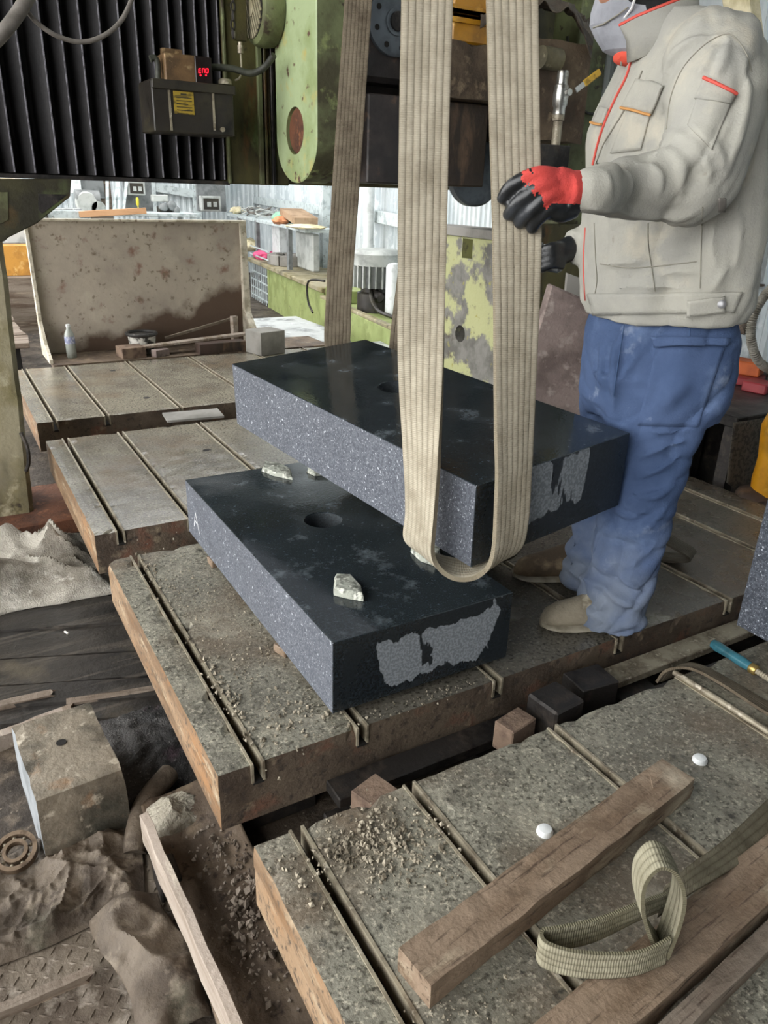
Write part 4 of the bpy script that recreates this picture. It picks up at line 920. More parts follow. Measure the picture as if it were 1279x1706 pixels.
# machine base casting with hole and slot
M_['cast'] = mat('casting_half_painted', '#76746e', [('#5c5a54', 8, .42, .6), ('#a5a678', 2.6, .46, .5), ('#8f8a45', 12, .64, .7), ('#4b4238', 7, .62, .7)], rough=.55, rough2=.8, bump=.3, bscale=40)
XC = 3.0
g = G(); g.box((XC, 3.62, FZ), (XC + .14, 4.55, .9)); cs = g.build('iron_casting', M_['cast'], bevel=.006); tag(cs, 'grey casting with flaking green paint and an oval hole behind the slings', 'machine base')
hc = P(766, 556, X=XC); bpy.context.view_layer.update()
g = G(); g.cyl(hc - V((.1, 0, 0)), hc + V((.3, 0, 0)), .055, 24); cut = g.build('cutter', M_['black']); bpy.context.view_layer.update(); boolean(cs, cut)
a = P(771, 397, X=XC); b = P(786, 432, X=XC); g = G(); g.box((XC - .1, min(a.y, b.y), min(a.z, b.z)), (XC + .08, max(a.y, b.y), max(a.z, b.z))); cut = g.build('cutter', M_['black']); bpy.context.view_layer.update(); boolean(cs, cut)
g = G(); g.box((XC - .02, 3.6, .9), (XC + .2, 4.6, .955)); g.build('base_rail', M_['concrete'], cs, bevel=.004)
ORG[cs.name] = V(cs.location)
# stone slab leaning behind the worker
M_['pinkstone'] = mat('pinkish_rough_stone', '#8f7f79', [('#6d5f5a', 5, .42, .6), ('#a89a92', 14, .56, .68), ('#c98a5a', 11, .68, .71)], rough=.8, bump=.6, bscale=40)
pn = V((.45, .89, 0)).normalized(); p0 = V((2.3, 2.55, 0))
g = G(); poly = [PV(x, y, p0, pn) for x, y in ((918, 474), (978, 500), (985, 520), (1010, 720), (890, 760), (880, 640), (893, 560))]; g.prism(poly, pn * .07); one(g, 'leaning_stone', M_['pinkstone'], 'pinkish rough stone slab leaning behind the hanging granite', 'stone slab', bevel=.008)
g = G(); g.box((2.0, 2.41, FZ), (2.6, 2.59, P(890, 760, Y=2.6).z - .0)); one(g, 'stone_plinth', M_['darksteel'], 'dark plinth under the leaning pinkish stone', 'plinth')
bq = [PV(x, y, V((2.5, 2.75, 0)), pn) for x, y in ((945, 455), (985, 470), (985, 640), (935, 620))]; bq[2].z = bq[3].z = .003
g = G(); g.prism(bq, pn * .03); one(g, 'grey_board', M_['concrete'], 'grey board standing behind the pinkish stone', 'board', bevel=.002)
# ------------------------------------------------------------------ behind the beds: splash guard and its contents
def guardmat():
    m = mat('beige_sheet_stained', '#b5aa9b', [('#a0958a', 3, .42, .62), ('#c4bcab', 5, .56, .74), ('#8a6a5c', 6, .58, .68), ('#7d7160', 24, .6, .68)], rough=.5, rough2=.75, bump=.3, bscale=25)
    nt = m.node_tree; N = nt.nodes; L = nt.links; b = N['Principled BSDF']; src = b.inputs['Base Color'].links[0].from_socket
    tc = N.new('ShaderNodeTexCoord'); sp = N.new('ShaderNodeSeparateXYZ'); L.new(tc.outputs['Object'], sp.inputs[0])
    nz = N.new('ShaderNodeTexNoise'); nz.inputs['Scale'].default_value = 4; nz.inputs['Detail'].default_value = 8; L.new(tc.outputs['Object'], nz.inputs[0])
    def mth(op, a, c):
        q = N.new('ShaderNodeMath'); q.operation = op
        for i, x in enumerate((a, c)):
            if isinstance(x, (int, float)): q.inputs[i].default_value = x
            else: L.new(x, q.inputs[i])
        return q.outputs[0]
    f = mth('SUBTRACT', mth('ADD', mth('MULTIPLY', sp.outputs[0], .36), mth('MULTIPLY', nz.outputs[0], .55)), sp.outputs[2])
    r = N.new('ShaderNodeMapRange'); r.inputs['From Min'].default_value = .0; r.inputs['From Max'].default_value = .1; L.new(f, r.inputs[0])
    mx = N.new('ShaderNodeMix'); mx.data_type = 'RGBA'; L.new(r.outputs[0], mx.inputs[0]); L.new(src, mx.inputs[6]); mx.inputs[7].default_value = srgb('#5c4a3d')
    L.new(mx.outputs[2], b.inputs['Base Color']); return m
M_['guard'] = guardmat()
M_['guardrim'] = mat('pale_guard_rim', '#cfc7b5', [('#a39a86', 9, .48, .62), ('#8a7a66', 30, .6, .68)], rough=.6, bump=.2)
SG = thing('splash_guard', 'large beige sheet metal splash guard with brown mud stains behind the far bed', 'splash guard', (1.4, 5.75, 0))
YG = 5.9
g = G(); g.box((.62, YG, .0), (2.17, YG + .02, .9)); g.build('back_sheet', M_['guard'], SG, bevel=.002)
for nm, x0, x1 in (('left_flange', .61, .632), ('right_flange', 2.12, 2.17)):
    pr = [(YG + .02, .905), (YG - .02, .905), (YG - .06, .24), (YG - .2, .1), (YG - .36, .03), (YG - .36, .0), (YG + .02, .0)]
    g = G(); g.prism([V((x0, y, z)) for y, z in pr], (x1 - x0, 0, 0)); g.build(nm, M_['guardrim'], SG, bevel=.002)
g = G(); g.box((.61, YG - .03, .895), (2.17, YG + .02, .912)); g.build('top_lip', M_['guardrim'], SG, bevel=.003)
g = G(); g.box((.63, 5.5, -.03), (2.7, YG + .02, .0)); g.build('tray_floor', M_['sludge'], SG)
g = G(); g.box((.75, 5.55, FZ), (2.6, 5.85, -.03)); g.build('guard_stand', M_['darksteel'], SG)
g = G(); p = V((.78, 5.72, 0)); bt = thing('plastic_bottle', 'clear plastic bottle with a bluish label in the corner of the guard', 'bottle', p)
M_['pet'] = mat('cloudy_bottle_plastic', '#9fa39c', [('#7d8078', 8, .5, .62)], rough=.2, bump=.02); M_['blabel'] = mat('blue_bottle_label', '#8a8fae', [('#c9cbd6', 40, .5, .6)], rough=.5, bump=0)
g.lathe([(.03, 0), (.034, .01), (.034, .15), (.03, .17), (.014, .2), (.013, .215)], p, n=18); g.build('bottle_body', M_['pet'], bt, smooth=True)
g = G(); g.lathe([(.0345, .1), (.0345, .15)], p, n=18); g.build('bottle_label', M_['blabel'], bt)
g = G(); g.lathe([(.015, .213), (.015, .23), (.012, .232)], p, n=14); g.build('bottle_cap', M_['white'], bt)
bk = V((1.28, 5.74, 0)); BK = thing('paint_bucket', 'small bucket crusted with black and white paint inside the guard', 'bucket', bk)
M_['crust'] = mat('paint_crust', '#cfcdc6', [('#3a3835', 14, .48, .56), ('#77736b', 30, .55, .65)], rough=.7, bump=.5); M_['rubblk'] = mat('black_rubber_rim', '#2c2a28', [('#5c5954', 25, .58, .64)], rough=.6, bump=.3)
g = G(); g.lathe([(.085, 0), (.1, .13)], bk, n=24); g.build('bucket_wall', M_['crust'], BK, smooth=True)
g = G(); g.tube([bk + V((.102 * math.cos(a), .102 * math.sin(a), .135)) for a in [k * math.pi / 12 for k in range(24)]], .014, 8, closed=True); g.build('bucket_rim', M_['rubblk'], BK, smooth=True)
g = G(); g.lathe([(.095, .13), (.06, .134), (.005, .136)], bk, n=24); g.build('paint_skin', M_['rubblk'], BK)
def stick(name, pts, w, h, m, label, cat): 
    g = G()
    for a, b in zip(pts[:-1], pts[1:]): g.bar(a, b, w, h)
    return one(g, name, M_[m], label, cat, bevel=.002)
def pz(x, y, z): return P(x, y, z)
stick('wooden_strip', [V((1.1, 5.58, .06)), V((1.5, 5.62, .075)), V((2.1, 5.68, .1))], .07, .018, 'lath', 'long curved wooden strip propped inside the guard', 'wood strip')
stick('wooden_strip', [V((1.45, 5.74, .09)), V((2.05, 5.84, .2))], .02, .02, 'wood', 'thin wooden strip leaning to the right inside the guard', 'wood strip')
blk('brick', (1.08, 5.53, 0), (1.25, 5.68, .075), M_['brick'], 'pinkish brick under the left end of the curved strip', 'brick', .1)
blk('brick', (1.3, 5.52, 0), (1.42, 5.58, .05), M_['pinkstone'], 'small white broken brick below the curved strip', 'brick', .4)
blk('timber_block', (1.63, 5.5, .0), (2.0, 5.6, .075), M_['brownc'], 'dark brown timber block in front of the strips in the guard', 'timber block', .05)
blk('timber_block', (1.98, 5.76, .0), (2.03, 5.8, .22), M_['lath'], 'short upright wood piece by the right side of the guard', 'timber block', .3)
blk('stone_cube', (2.0, 5.3, 0), (2.22, 5.5, .17), M_['concrete'], 'grey stone cube standing on the corner of the far bed', 'stone cube', .25)
M_['flagstone'] = mat('pale_floor_slabs', '#b9bcbb', [('#7f8282', 5, .45, .6), ('#d5d8d8', 9, .57, .68)], rough=.35, rough2=.7, bump=.2)
for i, (x0, y0, x1, y1, z, lb) in enumerate(((2.35, 5.7, 3.0, 6.4, -.02, 'pale flat slab on the ground right of the guard'), (2.5, 6.45, 3.2, 7.3, -.06, 'second pale flat slab farther along the green cabinets'), (2.9, 4.9, 3.25, 5.6, -.02, 'narrow pale slab beside the far bed below the pump channel'))):
    g = G(); g.box((x0, y0, FZ), (x1, y1, z)); one(g, 'flat_slab', M_['flagstone'], lb, 'slab', bevel=.01)
# stacks left of the guard
M_['orange'] = mat('orange_painted_beam', '#c08a3a', [('#9a6a2a', 6, .45, .62), ('#d9b06a', 9, .58, .7)], rough=.6, bump=.2)
M_['beigebox'] = mat('beige_box', '#b7aa8e', [('#9a8d72', 4, .45, .62)], rough=.7, bump=.1)
blk('orange_beam', (-1.4, 9.2, .2), (1.06, 9.5, .5), M_['orange'], 'orange painted steel beam behind the guard at the left edge', 'steel beam')
blk('marble_slab', (-1.4, 9.6, .5), (1.1, 9.75, .8), M_['flagstone'], 'grey veined stone slab above the orange beam', 'stone slab')
blk('beige_crate', (.2, 10.0, .8), (1.15, 10.4, 1.15), M_['beigebox'], 'beige crate above the grey veined slab at left', 'crate')
for i, (z0, z1, y0, y1) in enumerate(((FZ, .2, 9.0, 9.6), (FZ, .5, 9.6, 9.9), (FZ, .8, 9.95, 10.5))):
    blk('stack_trestle', (-1.2, y0, z0), (1.0, y1, z1), M_['wood'], ['low timber trestle under the orange beam', 'timber trestle under the grey veined slab', 'tall timber trestle under the beige crate'][i], 'trestle')
ps = thing('plank_stack', 'stack of grey planks between the pillar and the guard', 'plank stack', (.3, 7.4, FZ))
for i in range(7):
    g = G(); y0 = 6.2 + i * .36; g.obox((.2, y0 + .17, .02 - .008 * (i % 3)), (.75, .33, .04), axm(.06 * ((i * 3) % 4 - 1.5))); g.build('plank', M_['wood'], ps, bevel=.003)
g = G(); g.box((-.1, 6.3, FZ), (.5, 8.5, -.01)); g.build('stack_core', M_['black'], ps)

# ------------------------------------------------------------------ bench and doors along the back wall
BY = 10.6
WBN = thing('work_bench', 'pale work bench with thin top behind the splash guard', 'work bench', (2.2, BY, FZ))
g = G(); g.box((1.2, BY - .3, .76), (3.2, BY + .4, .8)); g.build('bench_top', M_['frame'], WBN, bevel=.004)
for x in (1.3, 3.1):
    for y in (BY - .25, BY + .35): g = G(); g.box((x - .03, y - .03, FZ), (x + .03, y + .03, .76)); g.build('bench_leg', M_['frame'], WBN)
def bx(x0, y0, x1, y1, Y, d, name, m, label, cat, **k): a, b = pbox(x0, y0, x1, y1, Y, d); g = G(); g.box(a, b); return one(g, name, M_[m] if isinstance(m, str) else m, label, cat, bevel=.006, **k)
M_['palegrey'] = mat('pale_grey_enamel', '#b5b8b4', [('#8e918d', 6, .45, .62)], rough=.4, bump=.05); M_['midgrey'] = mat('mid_grey_enamel', '#7d8080', [('#5f6262', 8, .45, .62)], rough=.45, bump=.05)
gr = thing('bench_grinder', 'grey bench grinder with two round guards on the bench', 'bench grinder', P(150, 352, Y=BY))
for x, y, r in ((144, 338, .13), (163, 347, .09)):
    c = P(x, y, Y=BY - .05); g = G(); g.lathe([(r * .9, -.03), (r, -.02), (r, .03), (r * .9, .05)], c, (0, -1, 0), 28); g.build('wheel_guard', M_['palegrey'], gr, smooth=True)
a = P(125, 330, Y=BY); b = P(165, 332, Y=BY); g = G(); g.cyl(a, b, .1, 20); g.build('motor_body', M_['midgrey'], gr, smooth=True)
g = G(); g.box((P(128, 350, Y=BY).x, BY - .08, .8), (P(170, 350, Y=BY).x, BY + .08, P(150, 340, Y=BY).z)); g.build('pedestal', M_['midgrey'], gr)
bx(60, 348, 136, 366, BY - .25, .3, 'stone_offcut', 'flagstone', 'grey stone offcut at the left end of the bench', 'stone slab')
bx(81, 351, 150, 368, BY - .34, .02, 'white_tray', 'frame', 'white shallow tray in front of the bench grinder', 'tray')
M_['newwood'] = mat('fresh_orange_wood', '#c79a72', [('#a87c56', 8, .45, .62, (.2, 1, 1))], rough=.7, bump=.2)
g = G(); g.bar(P(132, 357, Y=BY - .4), P(243, 351, Y=BY - .4), .05, .07, up=(0, 0, 1)); one(g, 'fresh_plank', M_['newwood'], 'light orange plank resting on the bench above the guard', 'plank', bevel=.003)
bx(117, 292, 133, 322, BY + .5, .3, 'white_cabinet', 'white', 'narrow white cabinet above the grinder under the bellows', 'cabinet')
bx(133, 280, 170, 330, BY + .6, .2, 'grey_cabinet', 'midgrey', 'grey cabinet behind the bench grinder', 'cabinet')
for i, (x, w) in enumerate(((182, 4), (192, 3), (200, 4), (208, 5))):
    g = G(); g.bar(P(x - 3, 352, Y=BY + .2), P(x + (6 if i % 2 else -4), 270, Y=BY + .5), .03, .05, up=(0, -1, 0)); one(g, 'steel_profile', M_['frame'], ['leftmost white profile leaning on the back wall', 'second white profile leaning beside the grey cabinet', 'third white profile leaning beside the switch box', 'rightmost white profile leaning beside the switch box'][i], 'steel profile')
bx(160, 270, 180, 560, BY + .7, .1, 'brown_board', 'wood', 'brown board standing behind the bench grinder', 'board')
bx(210, 282, 250, 352, BY + .5, .06, 'wall_board', 'midgrey', 'grey wall panel behind the switch box', 'panel')
bx(330, 282, 374, 352, 12.2, .06, 'wall_board', 'midgrey', 'larger grey wall panel behind the right hand switch box', 'panel')
def switchbox(x0, y0, x1, y1, Y, label):
    t = thing('switch_box', label, 'switch box', P((x0 + x1) / 2, y1, Y=Y))
    g = G(); g.box(*pbox(x0, y0, x1, y1, Y, .12)); g.build('box_shell', M_['palegrey'], t, bevel=.01)
    w, h = x1 - x0, y1 - y0; a, b = pbox(x0 + w * .12, y0 + h * .15, x1 - w * .12, y1 - h * .12, Y - .006, .006); g = G(); g.box(a, b); g.build('box_window', M_['unit'], t)
    for q in (.3, .62): a, b = pbox(x0 + w * q, y0 + h * .38, x0 + w * (q + .18), y0 + h * .7, Y - .012, .006); g = G(); g.box(a, b); g.build('breaker', M_['palegrey'], t)
switchbox(214, 302, 241, 325, BY + .35, 'grey switch box on the panel left of the white door')
switchbox(336, 327, 368, 352, 12.0, 'grey switch box on the panel right of the white door')
M_['plugy'] = mat('yellow_plug', '#cdbf3a', rough=.5, bump=0); c = P(228, 326, Y=BY + .3); g = G(); g.lathe([(.014, 0), (.02, .02), (.02, .08), (.012, .1)], c - V((0, 0, .12)), n=12); g.tube(spline([c - V((0, 0, .11)), P(230, 345, Y=BY + .3), P(232, 354, Y=BY + .28)], 4), .007, 8); one(g, 'yellow_plug', M_['plugy'], 'yellow plug with cable hanging below the left switch box', 'plug', smooth=True)
dp_ = thing('drill_press', 'small dark drill press in front of the white door', 'drill press', P(283, 358, Y=BY))
g = G(); g.box(*pbox(255, 325, 280, 336, BY + .1, .12)); g.build('press_head', M_['palegrey'], dp_, bevel=.008)
for x, y, r in ((272, 345, .05), (285, 343, .06), (292, 350, .045)):
    c = P(x, y, Y=BY + .1); g = G(); g.lathe([(r * .4, -.05), (r, -.04), (r, .04), (r * .5, .06)], c, (.3, -1, .1), 16); g.build('press_gear', M_['midgrey'], dp_, smooth=True)
g = G(); g.box((P(266, 350, Y=BY + .1).x, BY + .1, .8), (P(290, 350, Y=BY + .1).x, BY + .25, P(280, 345, Y=BY).z)); g.build('press_base', M_['unit'], dp_)
# white sheet door with a slanting rail
t = thing('sheet_door', 'white corrugated door with a slanting rail behind the guard', 'door', P(295, 360, Y=13.4))
a = P(262, 420, Y=13.4); b = P(330, 200, Y=13.4); g = G(); corrugated(g, V((a.x, 13.45, 0)), V((b.x, 13.45, 0)), FZ, 2.2, pitch=.1); g.build('door_sheet', M_['sheetwall'], t, fix=False)
g = G(); g.bar(P(258, 312, Y=13.38), P(326, 324, Y=13.38), .04, .12); g.build('door_rail', M_['frame'], t)
for x in (251, 326): a = P(x, 300, Y=13.36).x; g = G(); g.box((a - .06, 13.34, FZ), (a + .06, 13.42, 2.4)); g.build('door_post', M_['frame'], t)
# right hand wall: posts, rails, pipes
WD = (WB - WA).normalized(); WN = V((-WD.y, WD.x, 0))
def wpt(x, y, off): return PV(x, y, WA + WN * off, WN)
for i, (xa, ya_, xb, yb__) in enumerate(((391, 328, 536, 350), (612, 357, 700, 376))):
    a = wpt(xa, ya_, .09); b = wpt(xb, yb__, .09); zz = (a.z + b.z) / 2
    g = G(); g.bar(a, b, .06, .12); tag(g.build('wall_rail', M_['frame'], bevel=.006), kind='structure').name = 'trim_%d' % (i + 1)
for i, (x, w) in enumerate(((541, .1), (384, .1))):
    c = wpt(x, 380, .14); g = G(); g.obox((c.x, c.y, 2.1), (.1, .16, 4.9), axm(-.18)); o = g.build('wall_post', M_['frame'], bevel=.004); o.name = 'trim_%d' % (i + 3); tag(o, kind='structure')
c = wpt(614, 380, .2); g = G(); g.cyl((c.x, c.y, FZ), (c.x, c.y, 4.6), .055, 18); g.lathe([(.064, .55), (.064, .62)], (c.x, c.y, 0), n=18); one(g, 'drain_pipe', M_['white'], 'white vertical plastic pipe on the corrugated wall', 'pipe', smooth=True)
# green cabinets along the wall
M_['limegreen'] = mat('lime_green_cabinet', '#8f9a60', [('#7d8850', 4, .45, .62), ('#a3ab72', 7, .58, .7), ('#6a6a45', 26, .64, .68)], rough=.5, rough2=.7, bump=.1)
cA = V((3.54, 7.36, 0)); cBk = V((3.89, 9.74, 0)); cd_ = (cBk - cA).normalized(); cn = V((cd_.y, -cd_.x, 0))
def cbox(t, d0, d1, w, z0, z1, name, m, inset=0, bevel=.006):
    g = G(); M = Matrix((cd_, -cn, V((0, 0, 1)))).transposed()
    c = cA + cd_ * ((d0 + d1) / 2) + cn * (inset + w / 2); g.obox((c.x, c.y, (z0 + z1) / 2), (d1 - d0, w, z1 - z0), M); return g.build(name, M_[m], t, bevel=bevel)
zt = PV(450, 449, cA, cn).z
GC = thing('green_cabinet', 'lime green steel cabinet with a mesh end behind the far sling', 'cabinet', (cA.x + .3, 8.5, FZ))
cbox(GC, .0, 2.4, .6, FZ, zt, 'cabinet_body', 'limegreen'); cbox(GC, -.05, 3.6, .7, zt, zt + .05, 'cabinet_top', 'pillar', -.04)
cbox(GC, 2.4, 2.48, .6, FZ, zt, 'corner_post', 'limegreen', -.01); cbox(GC, 2.48, 3.55, .5, FZ, zt, 'cage_core', 'midgrey', .05)
for i in range(9): cbox(GC, 2.5 + i * .13, 2.515 + i * .13, .012, FZ, zt, 'mesh_wire', 'frame', .0, 0)
for i in range(7): cbox(GC, 2.48, 3.55, .012, FZ + .05 + i * .11, FZ + .065 + i * .11, 'mesh_wire', 'frame', .004, 0)
zt2 = PV(628, 535, cA + cd_ * -1.6, cn).z
GD = thing('pump_channel', 'low lime green channel carrying the coolant pump', 'channel', (3.5, 6, FZ))
cbox(GD, -2.9, -.06, .5, FZ, zt2, 'channel_body', 'limegreen', -.06); cbox(GD, -2.9, -.06, .06, zt2, zt2 + .03, 'channel_rim', 'pillar', -.06)
cbox(GD, -.5, -.06, .3, zt2, zt2 + .12, 'raised_end', 'limegreen', .0)
# pump
pc_ = PV(625, 520, cA + cn * .2, cn); pc_.z = zt2
PU = thing('coolant_pump', 'grey vertical coolant pump motor on the lime green channel', 'pump', pc_)
hp = PV(625, 413, cA + cn * .2, cn).z - zt2; rp = (PV(650, 450, cA + cn * .2, cn) - PV(603, 450, cA + cn * .2, cn)).length * .3
g = G(); g.lathe([(rp * .8, 0), (rp * .8, hp * .3), (rp * .6, hp * .32), (rp * .6, hp * .4)], pc_, n=20); g.build('pump_foot', M_['unit'], PU, smooth=True)
g = G(); g.lathe([(rp * .9, hp * .4), (rp * .9, hp * .75)], pc_, n=24); mb = g.build('motor_core', M_['midgrey'], PU)
for i in range(24):
    a = i * math.pi / 12; d = V((math.cos(a), math.sin(a), 0)); g = G(); g.bar(pc_ + d * rp * .98 + V((0, 0, hp * .4)), pc_ + d * rp * .98 + V((0, 0, hp * .75)), .012, rp * .2, up=d); g.build('cooling_fin', M_['palegrey'], mb)
g = G(); g.lathe([(rp * 1.05, hp * .74), (rp * 1.08, hp * .92), (rp * .9, hp * .98), (rp * .3, hp)], pc_, n=28); g.build('motor_cap', M_['palegrey'], PU, smooth=True)
for i, (dx, r) in enumerate(((-.16, .05), (-.1, .035), (.12, .04))):
    c = pc_ + cd_ * dx + cn * -.05 + V((0, 0, .16)); g = G(); g.lathe([(r * .6, -.08), (r, -.06), (r, .05), (r * .5, .07)], c, (cd_.x, cd_.y, .2), 14); g.build('pump_fitting', M_['darksteel'], PU, smooth=True)
g = G(); g.tube(spline([pc_ + V((-.1, -.1, .2)), pc_ + V((-.16, -.2, .15)), pc_ + V((-.14, -.3, .05)), pc_ + V((-.1, -.5, .02)), pc_ + V((-.18, -1.0, .02))], 6), .018, 10); g.build('pump_hose', M_['unit'], PU, smooth=True)
c = PV(655, 480, cA + cn * .25, cn); g = G(); g.lathe([(.07, 0), (.07, .42), (.05, .45), (.01, .46)], (c.x, c.y, zt2), n=18); one(g, 'white_canister', M_['white'], 'white cylindrical canister next to the coolant pump', 'canister', smooth=True)
# shelf with clutter
def spt(x, y, off=.3): return PV(x, y, cA + cn * off, cn)
SH = thing('scrap_shelf', 'pale steel shelf full of scrap above the green cabinet', 'shelf', spt(480, 440))
zs = spt(470, 372).z; M3 = Matrix((cd_, -cn, V((0, 0, 1)))).transposed()
a = spt(536, 380); b = spt(398, 366); c = (a + b) / 2; g = G(); g.obox((c.x, c.y, zs), ((b - a).length, .4, .04), M3); g.build('shelf_board', M_['frame'], SH, bevel=.003)
for x in (482, 429, 400):
    p = spt(x, 400, .12); g = G(); g.box((p.x - .025, p.y - .03, zt + .05), (p.x + .025, p.y + .03, zs)); g.build('shelf_post', M_['midgrey'], SH)
for i, (x, r, off) in enumerate(((418, .16, .3), (432, .2, .35), (445, .18, .3))):
    c = spt(x, 360, off); pts = []
    for k in range(40): an = k * .5; pts.append(V((c.x + math.cos(an) * r * (1 + .1 * math.sin(k)), c.y + math.sin(an) * r * .8, zs + .035 + .012 * k / 4 + .02 * math.sin(k * 1.7 + i))))
    g = G(); g.tube(pts, .008, 6); one(g, 'wire_coil', M_['hose' if i == 1 else 'palegrey'], ['leftmost tangled wire coil on the scrap shelf', 'big tangled grey wire coil in the middle of the scrap shelf', 'tangled wire coil left of the green bag on the shelf'][i], 'wire coil', smooth=True)
M_['gbag'] = mat('green_plastic_bag', '#8fc0a0', [('#5f9a78', 8, .45, .6)], rough=.4, bump=.3); M_['obag'] = mat('orange_cloth', '#cf8f66', [('#a8683f', 8, .45, .6)], rough=.8, bump=.3); M_['card'] = mat('cardboard', '#a58a6e', [('#8a7056', 6, .45, .6)], rough=.85, bump=.1); M_['pinkc'] = mat('pink_cloth', '#e0608a', [('#c23f6d', 8, .45, .6)], rough=.8, bump=.3); M_['cream'] = mat('cream_cloth', '#d9cfae', [('#b5a982', 9, .45, .6)], rough=.8, bump=.3)
def lumpy(x, y, s, m, name, label, cat, seed, off=.25, zb=None):
    c = spt(x, y, off); zz = zs + .02 if zb is None else zb; g = rock((c.x, c.y, zz + s[2] * .8), s, seed, sub=3); return one(g, name, M_[m], label, cat, smooth=True)
lumpy(470, 360, (.13, .2, .07), 'gbag', 'plastic_bag', 'pale green plastic bag on the scrap shelf', 'bag', 4)
lumpy(467, 372, (.1, .12, .05), 'obag', 'orange_cloth', 'orange cloth at the front of the scrap shelf', 'cloth', 6, .12)
lumpy(396, 352, (.12, .15, .06), 'cream', 'cloth_bundle', 'yellowish cloth bundle at the far end of the shelf', 'cloth', 9)
lumpy(510, 374, (.2, .35, .025), 'cream', 'cloth_bundle', 'flat cream cloth pile at the near end of the shelf', 'cloth', 11, .15)
c = spt(497, 362, .3); g = G(); g.obox((c.x, c.y, zs + .12), (.7, .3, .08), M3 @ Matrix.Rotation(-.12, 3, 'Y')); one(g, 'cardboard_box', M_['card'], 'flat cardboard box with dark underside on the shelf', 'cardboard box', bevel=.004)
lumpy(436, 436, (.1, .2, .06), 'pinkc', 'pink_cloth', 'bright pink cloth on top of the cage', 'cloth', 13, .1, zt + .05)
lumpy(455, 425, (.08, .12, .05), 'pinkc', 'pink_cloth', 'small pink cloth behind the stone rings', 'cloth', 15, .3, zt + .05)
lumpy(414, 425, (.12, .3, .1), 'cream', 'scrap_bag', 'yellowish bag of scrap at the left on the cage', 'bag', 17, .25, zt + .05)
c = spt(478, 440, .25); CS = thing('stone_rings', 'low round stack of pale grey ring segments on the cabinet', 'stone rings', (c.x, c.y, zt + .05))
for i in range(10):
    a0 = i * math.pi / 5; a1 = a0 + math.pi / 5 - .06; r0, r1 = .13, .24; g = G(); q = [V((c.x + math.cos(a) * r, c.y + math.sin(a) * r * 1.5, zt + .05)) for a, r in ((a0, r0), (a0, r1), (a1, r1), (a1, r0))]; g.prism(q, (0, 0, .13)); g.build('ring_segment', M_['concrete'], CS, bevel=.008)
c = spt(512, 430, .35); g = G(); g.obox((c.x, c.y, zt + .05 + .22), (.75, .1, .44), M3); sc_ = one(g, 'flat_screen', M_['palegrey'], 'pale grey flat cabinet standing right of the white box', 'cabinet', bevel=.02)
c = spt(471, 425, .35); g = G(); g.obox((c.x, c.y, zt + .05 + .26), (.4, .2, .52), M3); one(g, 'white_box', M_['white'], 'white box standing behind the stone rings', 'box', bevel=.01)
g = G(); g.tube(spline([PV(548, 468, cA, cn) + V((-.05, 0, 0)), PV(528, 468, cA, cn) + V((-.1, 0, 0)), PV(527, 500, cA, cn) + V((-.1, 0, 0)), PV(535, 520, cA, cn) + V((-.1, 0, 0))], 4), .012, 8); one(g, 'bent_rod', M_['darksteel'], 'bent dark rod in front of the lime green cabinet', 'rod', smooth=True)

# ------------------------------------------------------------------ right edge, behind the worker
BZ = .3
bc_ = P(1225, 668, BZ)
RB = thing('side_bench', 'dark side bench with boxes behind the worker at the right edge', 'bench', (bc_.x + .2, bc_.y, FZ))
g = G(); g.box((bc_.x - .25, bc_.y - .2, BZ - .05), (3.6, bc_.y + .5, BZ)); g.build('bench_top', M_['darksteel'], RB, bevel=.004)
g = G(); g.box((bc_.x - .35, bc_.y + .5, FZ), (3.66, bc_.y + .53, BZ - .02)); g.build('bench_shade_back', M_['darksteel'], RB)  # dark sheet added to stand in for the shade under the bench
g = G(); g.box((3.62, bc_.y - .7, FZ), (3.65, bc_.y + .5, BZ - .02)); g.build('bench_shade_side', M_['darksteel'], RB)  # another added dark sheet, shading the pale wall beside the bench
for x in (bc_.x - .2, 3.55):
    for y in (bc_.y - .16, bc_.y + .45): g = G(); g.box((x - .03, y - .03, FZ), (x + .03, y + .03, BZ - .05)); g.build('bench_leg', M_['darksteel'], RB)
M_['redplastic'] = mat('dull_red_plastic', '#9a3a3f', [('#7a2c30', 8, .45, .6)], rough=.4, bump=.05); M_['redorange'] = mat('orange_box_card', '#c0602c', [('#a04c20', 9, .45, .6)], rough=.6, bump=.1)
def rb(x, y, s, z0, m, name, label, cat, rz=.5): p = P(x, y, z0); g = G(); g.obox((p.x, p.y, z0 + s[2] / 2), s, axm(rz)); return one(g, name, M_[m], label, cat, bevel=.006)
rb(1225, 636, (.16, .26, .04), BZ, 'redplastic', 'red_case', 'dull red plastic case on the side bench', 'case')
rb(1240, 622, (.12, .16, .07), BZ + .04, 'redorange', 'orange_box', 'orange box lying on the red plastic case', 'box', .4)
rb(1262, 652, (.12, .12, .05), BZ, 'redplastic', 'red_case', 'second red case nearer the right edge', 'case', .2)
def net(u, v):
    x = bc_.x - .3 + .85 * u; y = bc_.y - .215 - .01 * math.sin(u * 9); z = BZ - .01 - .33 * v * (.8 + .3 * noise.noise(V((u * 4, 0, 0)))); return (x, y - .03 * v, z)
M_['net'] = mat('dark_netting', '#4b463d', [('#2c2925', 60, .48, .56), ('#5f594e', 6, .55, .7)], rough=.8, bump=.6, bscale=200)
o = sheet('dark_netting', net, 40, 14, M_['net'], .004); tag(o, 'dark netting hanging from the front of the side bench', 'netting')
pts = spline([P(1285, 480, Y=2.3), P(1262, 510, Y=2.3), P(1250, 555, Y=2.3), P(1262, 600, Y=2.3), P(1290, 620, Y=2.3)], 40)
